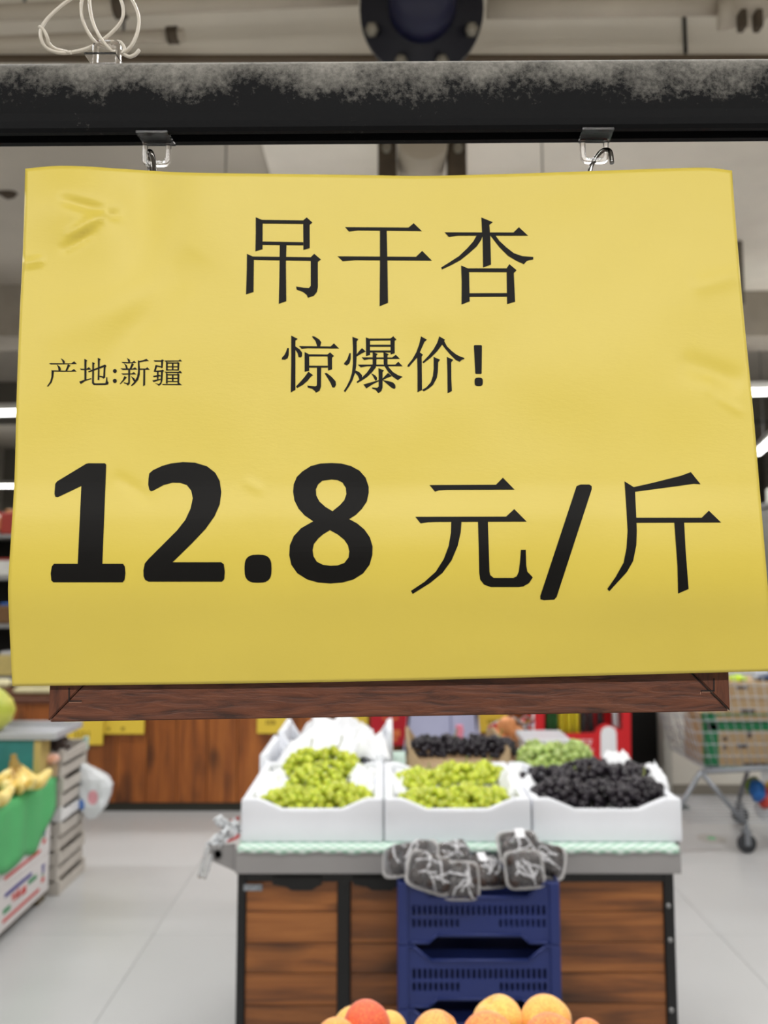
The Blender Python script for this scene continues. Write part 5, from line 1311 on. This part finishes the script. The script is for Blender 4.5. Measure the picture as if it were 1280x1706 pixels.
# cartons in the cart
m_green = mat('green_tape', srgb(34, 122, 78), 0.45, var=0.15)
m_dkp = mat('dark_carton_print', srgb(74, 66, 70), 0.8)
def carton(x0, y0, x1, y1, Y, depth_, label, edges=True, marks=()):
    a, b_ = W(x0, y0, Y), W(x1, y1, Y); c_ = Vector(((a.x + b_.x) / 2, Y, b_.z)); o = thing('cardboard_carton', label, 'carton', c_, 0, 'cartons in the shopping cart')
    h_ = a.z - b_.z; w_ = (b_.x - a.x) / 2
    link('box_body', boxbm((-w_, 0, 0), (w_, depth_, h_), 0.003), m_carton, o)
    bt = bmesh.new()
    box(bt, (-w_ - .002, -.003, h_ * .86), (w_ + .002, .02, h_ + .002), .001); box(bt, (-w_ - .003, -.003, 0), (-w_ * .78, .06, h_ + .002), .002); box(bt, (-w_ - .003, -.003, 0), (w_ + .002, .02, h_ * .10), .001)
    if edges: link('green_edge', bt, m_green, o)
    else:
        bt.free(); bt = bmesh.new(); box(bt, (-w_ - .001, -.001, h_ * .47), (w_ + .001, .0, h_ * .49)); link('flap_joint', bt, mat('carton_joint', srgb(128, 104, 76), 0.9), o)
    if marks:
        for u0, v0, u1, v1 in marks: link('printed_mark', boxbm((-w_ + 2 * w_ * u0, -.0015, h_ * (1 - v1)), (-w_ + 2 * w_ * u1, -.0002, h_ * (1 - v0))), m_dkp, o)
    return o
carton(1178, 1206, 1345, 1284, Yn + .06, .34, 'lower green edged carton in the cart', True, ((.16, .28, .20, .36), (.16, .46, .19, .54), (.30, .42, .40, .52), (.41, .12, .45, .3), (.36, .84, .62, .92)))
carton(1217, 1137, 1350, 1192, Yn + .07, .32, 'upper plain carton in the cart under the bright bags', False, ((.08, .12, .22, .2), (.12, .82, .3, .92)))
carton(1176, 1190, 1338, 1203, Yn + .07, .30, 'flat green edged tray between the two cartons in the cart', True)
def bagblob(c_, r, sc, m, label, seed, cat='bag', name='produce_bag'):
    b = bmesh.new(); ball(b, (0, 0, 0), r, 3, sc, amp=.25, seed=seed); o = link(name, b, m); o.location = c_; tag(o, label, cat); return o
q = W(1229, 1130, Yn + .15); bagblob(q, .045, (1.1, .8, .5), mat('lime_bag', srgb(206, 240, 60), 0.35), 'bright lime bag on the upper carton in the cart', 1)
q = W(1272, 1126, Yn + .15); bagblob(q, .05, (1.2, .9, .6), mat('white_blue_bag', srgb(210, 214, 222), 0.35, var=.6, vscale=12, dark=srgb(50, 76, 130)), 'white and blue bag on the upper carton in the cart', 2)
for i, (x, y, col, nm) in enumerate(((1262, 1317, (40, 110, 190), 'blue'), (1276, 1330, (214, 70, 60), 'red'), (1257, 1312, (120, 160, 60), 'green'), (1272, 1346, (232, 236, 240), 'white'), (1286, 1318, (210, 170, 70), 'yellow'))):
    q = W(x, y, (Yn + Yf2) / 2 - .02 + .03 * i); bagblob(q, .055, (.8, .9, 1.1), mat(nm + '_snack_bag', srgb(*col), 0.3, var=.2, vscale=14), nm + ' bag on the lower rack of the cart', 5 + i)
# mark on the floor before the cart, its green reflection painted on
q = WZ(1186, 1397, 0.0)
b = bmesh.new(); lathe(b, [(0, .002), (.05, .002), (.075, .0015), (.08, 0)], 28); o = link('floor_disc', b, mat('grey_floor_disc', srgb(170, 168, 164), 0.3)); o.location = q
tag(o, 'small round floor disc with a painted green glint beside the cart', 'floor mark')
b = bmesh.new(); lathe(b, [(0, .003), (.022, .003), (.024, .002)], 16); link('green_glint', b, mat('painted_glint', srgb(90, 190, 130), 0.25), o)

# ================================================================ LEFT: CARTONS, GREEN CLOTH, BANANAS, TRAYS
LX = -1.58
m_wcart = mat('white_carton_board', srgb(222, 218, 218), 0.5, var=0.04)
m_prr, m_prb, m_prg = mat('red_print', srgb(206, 64, 60), 0.5), mat('blue_print', srgb(56, 50, 140), 0.5), mat('green_print', srgb(50, 140, 90), 0.5)
m_pallet = mat('dirty_pallet_board', srgb(120, 108, 88), 0.8, var=0.25)
ch = 0.172; pal = 0.045
q = thing('pallet', 'low worn pallet under the white cartons at the left', 'pallet', (LX - .3, 2.7, 0))
link('deck_board', boxbm((-.28, 0, .028), (.285, 1.08, pal - .001), .002), m_pallet, q)
for y in (0.02, .5, .98): link('bearer', boxbm((-.28, y, 0), (.285, y + .08, .028), .002), m_pallet, q)
def fruit_carton(Y0, Y1, z, label):
    o = thing('fruit_carton', label, 'carton', (LX, Y0, z), 0, 'white printed cartons at the left')
    L = Y1 - Y0 - .004; h_ = ch - .003
    link('box_body', boxbm((-.42, 0.002, 0), (0, L, h_), .004), m_wcart, o)
    def pr(m, nm, rects):
        b = bmesh.new()
        for u0, v0, u1, v1 in rects: box(b, (0.0002, L * u0, h_ * (1 - v1)), (.0014, L * u1, h_ * (1 - v0)))
        link(nm, b, m, o)
    pr(m_prb, 'blue_print', [(.16, .12, .64, .22), (.84, .18, .90, .26), (.85, .28, .89, .40)])
    pr(m_prg, 'green_print', [(.14, .48, .26, .60), (.58, .28, .74, .40), (.84, .42, .88, .48)])
    pr(m_prr, 'red_print', [(.14, .72, .80, .80), (.28, .30, .36, .38), (.30, .42, .46, .47), (.38, .28, .42, .50), (.46, .34, .54, .52), (.84, .52, .90, .64)])
    return o
cols_ = [(2.72, 3.235), (3.245, 3.76)]
for ci, (a, b_) in enumerate(cols_):
    for k_ in range(3):
        fruit_carton(a, b_, pal + k_ * ch, ('nearer', 'farther')[ci] + ' white carton, ' + ('bottom', 'middle', 'top')[k_] + ' of its stack at the left')
# green cloth over the stack
zc = pal + 3 * ch
m_gcl = mat('green_cloth', srgb(92, 188, 118), 0.6, var=0.12, vscale=4, bump=0.25, bscale=25)
bm = bmesh.new(); rows = []
NYc = 50
for i in range(NYc + 1):
    y = 2.70 + 1.08 * i / NYc; row = []
    dl = 0.27 + .015 * math.sin(i * .5) + .01 * math.sin(i * .21)
    if i > NYc - 9: dl -= .012 * (i - NYc + 9)
    for j in range(22):
        s_ = j / 21 * (.44 + dl)
        if s_ < .44: x, z = LX - .44 + s_ + .012, zc + .006 + .004 * noise.noise(Vector((x_ if False else s_ * 8, y * 6, 0)))
        else: x, z = LX + .014 + .006 * math.sin(y * 19) * min(1, (s_ - .44) * 6) + .004 * math.sin(y * 41), zc + .004 - (s_ - .44)
        row.append(bm.verts.new((x - LX, y - 2.7, z)))
    rows.append(row)
for A, B in zip(rows, rows[1:]):
    for j in range(21): bm.faces.new((A[j], B[j], B[j + 1], A[j + 1])).smooth = True
o = link('green_cloth', bm, m_gcl); o.location = (LX, 2.7, 0); tag(o, 'bright green cloth draped over the white cartons under the bananas', 'cloth')
sd_ = o.modifiers.new('thickness', 'SOLIDIFY'); sd_.thickness = .002; sd_.offset = 1
# bananas
k = NT('banana_skin'); p = k.p; p.inputs['Roughness'].default_value = 0.35
tc = k.n('ShaderNodeTexCoord'); nz = k.n('ShaderNodeTexNoise', Scale=14.0, Detail=4.0); k.l(tc.outputs['Object'], nz.inputs['Vector'])
cr = k.n('ShaderNodeValToRGB'); e = cr.color_ramp.elements; e[0].position = .30; e[0].color = srgb(150, 108, 44); e[1].position = .62; e[1].color = srgb(250, 232, 160); e.new(.46).color = srgb(240, 210, 116)
k.l(nz.outputs['Fac'], cr.inputs[0]); k.l(cr.outputs[0], p.inputs['Base Color']); m_ban = k.m
m_bst = mat('banana_stalk', srgb(150, 124, 60), 0.7)
def bananas(c, n, label, rz, spread=.9, L=.17, seed=0, crown=0.062):
    """a hand: fingers leave the crown, run out level and curl up at the tips"""
    t = thing('banana_hand', label, 'bananas', c, rz, 'banana hands on the green cloth')
    rg = random.Random(seed)
    for i in range(n):
        a = (i - (n - 1) / 2) * spread / n + rg.uniform(-.05, .05); z0 = crown + .012 * (i % 2)
        P = []
        for s_ in range(6):
            f_ = s_ / 5; r_ = .012 + L * f_
            P.append(Vector((math.sin(a) * r_, -math.cos(a) * r_, z0 - (.052 + (crown - .062) * 1.0) * math.sin(f_ * 2.1) + .045 * f_ ** 3)))
        P = [Vector((v.x, v.y, max(v.z, .026))) for v in P]
        Q = catmull(P, 4); m_ = len(Q); rr_ = []
        for j in range(m_):
            f_ = j / (m_ - 1)
            rr_.append(0.009 + .0145 * min(1, f_ / .22) ** .7 if f_ < .8 else max(.0055, .0235 * math.sqrt(max(0, 1 - ((f_ - .8) / .21) ** 2))))
        b = bmesh.new(); tube(b, Q, rr_, 7); link('banana', b, m_ban, t)
    b = bmesh.new(); tube(b, catmull([(0, -.012, crown - .006), (0, .0, crown + .016), (0, .012, crown + .055)], 4), [.030] * 3 + [.022] * 3 + [.014] * 3, 8); link('stalk', b, m_bst, t)
    return t
bz = zc + .006
bananas((LX - .065, 3.50, bz), 6, 'banana hand nearest the grey tray stack with one finger reaching right', R(48), 2.6, .14, 1, .10)
bananas((LX - .20, 3.42, bz + .03), 6, 'banana hand in the middle of the green cloth', R(30), 2.2, .15, 2, .11)
bananas((LX - .10, 3.22, bz), 6, 'banana hand at the near left of the green cloth', R(60), 2.2, .14, 3, .09)
bananas((LX - .29, 3.57, bz + .01), 5, 'banana hand close to the teal box', R(20), 1.7, .15, 4, .09)
# stack of shallow grey trays behind
m_gtray = mat('grey_slat_tray', srgb(196, 190, 182), 0.65, var=0.12, vscale=6)
m_gtray2 = mat('white_slat_tray', srgb(226, 226, 226), 0.6)
TXr = -1.555; ty0, ty1 = 3.80, 4.12
nt = 10; th_ = .068
for i in range(nt):
    z = i * th_
    dx = random.uniform(-.012, .012)
    lb = ['bottom', 'second', 'third', 'fourth', 'fifth', 'sixth', 'seventh', 'eighth', 'ninth', 'topmost'][i]
    o = thing('slatted_tray', lb + (' of' if i == nt - 1 else ' from the bottom of' if i else ' of') + ' the shallow grey trays stacked behind the bananas', 'tray', (TXr + dx, ty0, z), 0, 'shallow trays stacked behind the bananas')
    m_ = m_gtray2 if i in (5,) else m_gtray
    D_ = ty1 - ty0
    link('side_slat', boxbm((-.012, 0.01, 0.0), (0, D_ - .01, th_ * .66), .002), m_, o)
    link('side_slat', boxbm((-.46, 0.01, 0.0), (-.448, D_ - .01, th_ * .66), .002), m_, o)
    for y in (0, D_ - .012): link('end_slat', boxbm((-.455, y, 0), (-.005, y + .012, th_ * .80), .002), m_, o)
    link('tray_floor', boxbm((-.45, .012, 0), (-.012, D_ - .012, .008)), m_, o)
    for x in (-.455, -.022):
        for y in (.0, D_ - .02): link('corner_block', boxbm((x - .001, y - .001, 0), (x + .0235, y + .021, th_ - .001), .002), mat('mint_block', srgb(182, 206, 196), .6) if i == nt - 1 and x > -.1 and y > 0 else m_, o)
# dark bunches on the topmost tray and a pale egg
ztt = nt * th_
m_dkf = mat('dark_wrapped_fruit', srgb(74, 54, 48), 0.25, var=.4, rnd=.2, coat=.5)
me_df = berry_mesh('berry', m_dkf)
bunch((TXr - .09, 3.90, ztt - .055), (.07, .06, .11), 46, me_df, 'dark wrapped fruit heap at the near corner of the topmost tray', None, .014, 0, 90, False)
bunch((TXr - .16, 4.05, ztt - .055), (.09, .05, .10), 46, me_df, 'dark wrapped fruit heap at the back of the topmost tray', None, .014, 0, 91, False)
q = W(91, 1262, 3.78); b = bmesh.new(); ball(b, (0, 0, 0), .033, 3, (1.1, .9, .8)); o = link('pale_fruit', b, mat('pale_pink_skin', srgb(240, 216, 206), .35, var=.3, vscale=18, dark=srgb(214, 150, 120))); o.location = (q.x, 3.755, q.z); tag(o, 'pale pink fruit just right of the teal box', 'fruit')
st = boxbm((-.02, -.02, zc + .004 - q.z), (.02, .02, -.026)); link('stand', st, m_carton, o)
# white carrier bag hanging from the tray stack
bo = W(150, 1300, ty1 - .06)
bag2 = thing('carrier_bag', 'white carrier bag with red and blue print hanging off the grey trays', 'bag', bo)
b = bmesh.new(); outline = [(137, 1272), (150, 1277), (166, 1287), (180, 1296), (188, 1306), (183, 1325), (174, 1345), (160, 1362), (148, 1364), (141, 1350), (136, 1335), (134, 1300)]
v2, tr_ = fill([[v for v in outline]], (), 3.5)
ccx, ccy = 158, 1318
ff = []; bb_ = []
for v in v2:
    dd = min(1.0, 1.35 * (1 - max(abs(v.x - ccx) / 34, abs(v.y - ccy) / 52)) + .25); dd = max(.05, dd)
    wv = .010 * noise.noise(Vector((v.x * .09, v.y * .06, 2.2)))
    q = W(v.x, v.y, ty1 - .06) - bo
    ff.append(b.verts.new(q + Vector((0, -.05 * dd + wv, 0)))); bb_.append(b.verts.new(q + Vector((0, .04 * dd + wv, 0))))
for f_ in tr_: b.faces.new([ff[i] for i in f_]).smooth = True; b.faces.new([bb_[i] for i in f_][::-1]).smooth = True
cnt = {}
for f_ in tr_:
    for i in range(3):
        a_, c_ = f_[i], f_[(i + 1) % 3]; cnt.setdefault((min(a_, c_), max(a_, c_)), []).append((a_, c_))
for u_ in cnt.values():
    if len(u_) == 1: a_, c_ = u_[0]; b.faces.new((ff[c_], ff[a_], bb_[a_], bb_[c_])).smooth = True
bmesh.ops.recalc_face_normals(b, faces=b.faces)
link('bag_body', b, m_bag, bag2)
def blot(x, y, rx, ry, m, nm, seed):
    b = bmesh.new(); v2_, t2_ = fill([ring(x, y, rx, ry, 18)], (), 2.5); vs_ = []
    for v in v2_:
        dd = max(.05, min(1.0, 1.35 * (1 - max(abs(v.x - ccx) / 34, abs(v.y - ccy) / 52)) + .25)); wv = .010 * noise.noise(Vector((v.x * .09, v.y * .06, 2.2)))
        vs_.append(b.verts.new(W(v.x, v.y, ty1 - .06) - bo + Vector((0, -.05 * dd + wv - .002, 0))))
    for f_ in t2_: b.faces.new([vs_[i] for i in f_])
    link(nm, b, m, bag2)
blot(142, 1336, 6, 9, mat('bag_blue', srgb(96, 140, 216), .4), 'blue_print', 1); blot(161, 1324, 8, 12, mat('bag_red', srgb(226, 160, 170), .4), 'red_print', 2)
# hook of the bag
b = bmesh.new(); tube(b, [W(137, 1274, ty1 - .06) - bo, W(130, 1262, ty1 - .04) - bo], .004, 6); link('bag_handle', b, m_bag, bag2)
# teal box with a clear lidded tub on it, pomelo
ta, tb_ = W(-60, 1232, 3.66), W(66, 1274, 3.66)
t = thing('teal_box', 'teal box with yellow end standing behind the bananas', 'box', ((ta.x + tb_.x) / 2, 3.66, 0))
hw = (tb_.x - ta.x) / 2
link('box_body', boxbm((-hw, 0, zc + .014), (hw, .105, ta.z), .004), mat('teal_print', srgb(60, 136, 138), .5, var=.25, vscale=7), t)
link('yellow_end', boxbm((hw - .03, -.003, zc + .020), (hw + .003, .104, ta.z - .004), .004), mat('ochre_print', srgb(200, 176, 110), .5), t)
lt = thing('clear_lid_tray', 'clear grey rimmed tray lying on the teal box', 'tray', ((ta.x + tb_.x) / 2 + .02, 3.64, ta.z + .001))
m_grim = mat('grey_clear_rim', srgb(206, 208, 214), .2, trans=.3)
link('tray_floor', boxbm((-hw - .01, 0, 0), (hw + .06, .32, .006), .002), m_grim, lt)
for y in (0, .312): link('rim', boxbm((-hw - .01, y, .006), (hw + .06, y + .008, .032), .003), m_grim, lt)
for x in (-hw - .01, hw + .052): link('rim', boxbm((x, .008, .006), (x + .008, .312, .032), .003), m_grim, lt)
q = W(-16, 1188, 3.80); r_ = .108
b = bmesh.new(); lathe(b, [(0, -r_ * .92), (r_ * .45, -r_ * .86), (r_ * .85, -r_ * .5), (r_, 0), (r_ * .86, r_ * .45), (r_ * .5, r_ * .85), (r_ * .2, r_ * 1.04), (0, r_ * 1.08)], 28)
o = link('pomelo', b, mat('pomelo_skin', srgb(222, 214, 110), .4, var=.2, vscale=7, bump=.3, bscale=90, dark=srgb(170, 184, 60))); o.location = (q.x, 3.81, ta.z + .008 + r_ * .92); tag(o, 'big yellow green pomelo at the left edge on the clear tray', 'fruit')
# ---------------------------------------------------------------- pale bundles on the wood counter, left
m_rad = mat('pale_wrapped_roll', srgb(226, 218, 176), .4, var=.1, vscale=9)
def roll(x0, y0, x1, y1, r, label, Y, m=m_rad, seed=0):
    a, b_ = W(x0, y0, Y), W(x1, y1, Y); o0_ = a; b = bmesh.new(); d_ = b_ - a
    tube(b, catmull([Vector((0, 0, 0)), d_ * .04, d_ * .3 + Vector((0, .01, .004)), d_ * .7, d_ * .96, d_], 4), [r * .55] + [r * .92] * 3 + [r] * 14 + [r * .9] * 2 + [r * .5], 12)
    o = link('wrapped_roll', b, m); o.location = a; tag(o, label, 'roll', 'pale rolls on the wood counter'); return o
zc0 = WH
ry = WY + .10
def rollz(px0, px1, z, r, label, dy=0.0):
    Y = ry + dy; a, b_ = W(px0, 1180, Y), W(px1, 1180, Y); b = bmesh.new(); d_ = b_.x - a.x
    tube(b, [Vector((d_ * f_, .006 * math.sin(f_ * 5), 0)) for f_ in (0, .03, .1, .3, .5, .7, .9, .97, 1)], [r * .5, r * .85, r, r * 1.02, r, r * 1.02, r, r * .85, r * .5], 12)
    o = link('wrapped_roll', b, m_rad); o.location = (a.x, Y, z); tag(o, label, 'roll', 'pale rolls on the wood counter')
zr = W(50, 1192, ry).z
sf = thing('step_shelf', 'dark wood step on the counter under the pale rolls', 'shelf', (W(0, 1190, ry).x, ry - .06, WH))
link('step_board', boxbm((-.6, 0, 0), (.75, .36, max(.012, zr - WH - .028)), .003), m_dark_wood, sf)
zt_s = WH + max(.012, zr - WH - .028)
rollz(22, 140, zt_s + .026, .025, 'lower pale roll on the dark wood step', 0)
rollz(18, 140, zt_s + .074, .025, 'middle pale roll on the dark wood step', .012)
rollz(46, 140, zt_s + .122, .025, 'upper pale roll on the dark wood step', .02)
rollz(-60, 17, zt_s + .070, .030, 'tan roll at the left of the dark wood step', .02)
# ---------------------------------------------------------------- wall racks with goods, far left and far right
m_rack = mat('rack_grey', srgb(140, 140, 140), .45); m_rackd = mat('rack_dark_back', srgb(34, 32, 30), .8)
cols = [(220, 220, 222), (60, 110, 190), (170, 60, 50), (210, 190, 120), (120, 90, 60), (230, 230, 226), (90, 110, 80), (190, 130, 60)]
names_ = ['white', 'blue', 'red', 'cream', 'brown', 'snowy', 'green', 'amber']
gm = [mat(nn + '_goods', srgb(*c_), .4, var=.2, vscale=9) for nn, c_ in zip(names_, cols)]
def rack(x0, x1, Y, zs, side, seed, top):
    t = thing('goods_rack', 'tall grey rack of mixed goods seen at the ' + side + ' edge of the yellow sheet', 'rack', ((x0 + x1) / 2, Y, 0)); cx_ = t.location.x
    link('back_panel', boxbm((x0 - cx_, .42, 0), (x1 - cx_, .45, top)), m_rackd, t)
    for x in (x0, x1 - .04): link('upright', boxbm((x - cx_, 0, 0), (x - cx_ + .04, .42, top)), m_rack, t)
    ordn = ['first', 'second', 'third', 'fourth', 'fifth', 'sixth', 'seventh', 'eighth', 'ninth', 'tenth', 'eleventh', 'twelfth', 'thirteenth', 'fourteenth']
    rg = random.Random(seed)
    rows_ = ['lowest', 'second', 'third', 'fourth', 'fifth', 'sixth'];
    for si, z in enumerate(zs):
        link('shelf', boxbm((x0 - cx_ + .04, 0, z - .03), (x1 - cx_ - .04, .42, z), .002), m_rack, t)
        x = x0 + .10; i = 0
        while x < x1 - .22:
            w_ = rg.uniform(.10, .17); h_ = rg.uniform(.14, .22); mi = rg.randrange(8)
            o = thing('goods_pack', f'{names_[mi]} pack, {ordn[i]} from the left on the {rows_[si]} shelf of the {side} rack', 'goods', (x + w_ / 2, Y + .05, z), 0, f'packs on the {rows_[si]} shelf of the {side} rack')
            b = bmesh.new(); box(b, (-w_ / 2, 0, 0), (w_ / 2, .2, h_ * .86), .015); link('pack_body', b, gm[mi], o)
            b = bmesh.new(); box(b, (-w_ * .36, .04, h_ * .86), (w_ * .36, .16, h_), .01); link('pack_top', b, gm[(mi + 5) % 8], o)
            x += w_ + rg.uniform(.01, .05); i += 1
    return t
RY = 6.0
def zpx(y): return W(0, y, RY).z
rack(-4.4, -2.72, RY, [.35, zpx(1128), zpx(1040), zpx(960), zpx(890)], 'left', 3, 2.05)
rack(3.02, 4.7, RY, [.35, zpx(1110), zpx(1010), zpx(925), zpx(835)], 'right', 8, 2.05)
b = bmesh.new(); ball(b, (0, 0, 0), .085, 3); o = link('orange_ball', b, m_or); q = W(10, 852, RY + .1); o.location = (q.x, RY + .15, zpx(890) + .086); 
tag(o, 'round orange melon on the top shelf of the left rack', 'fruit')
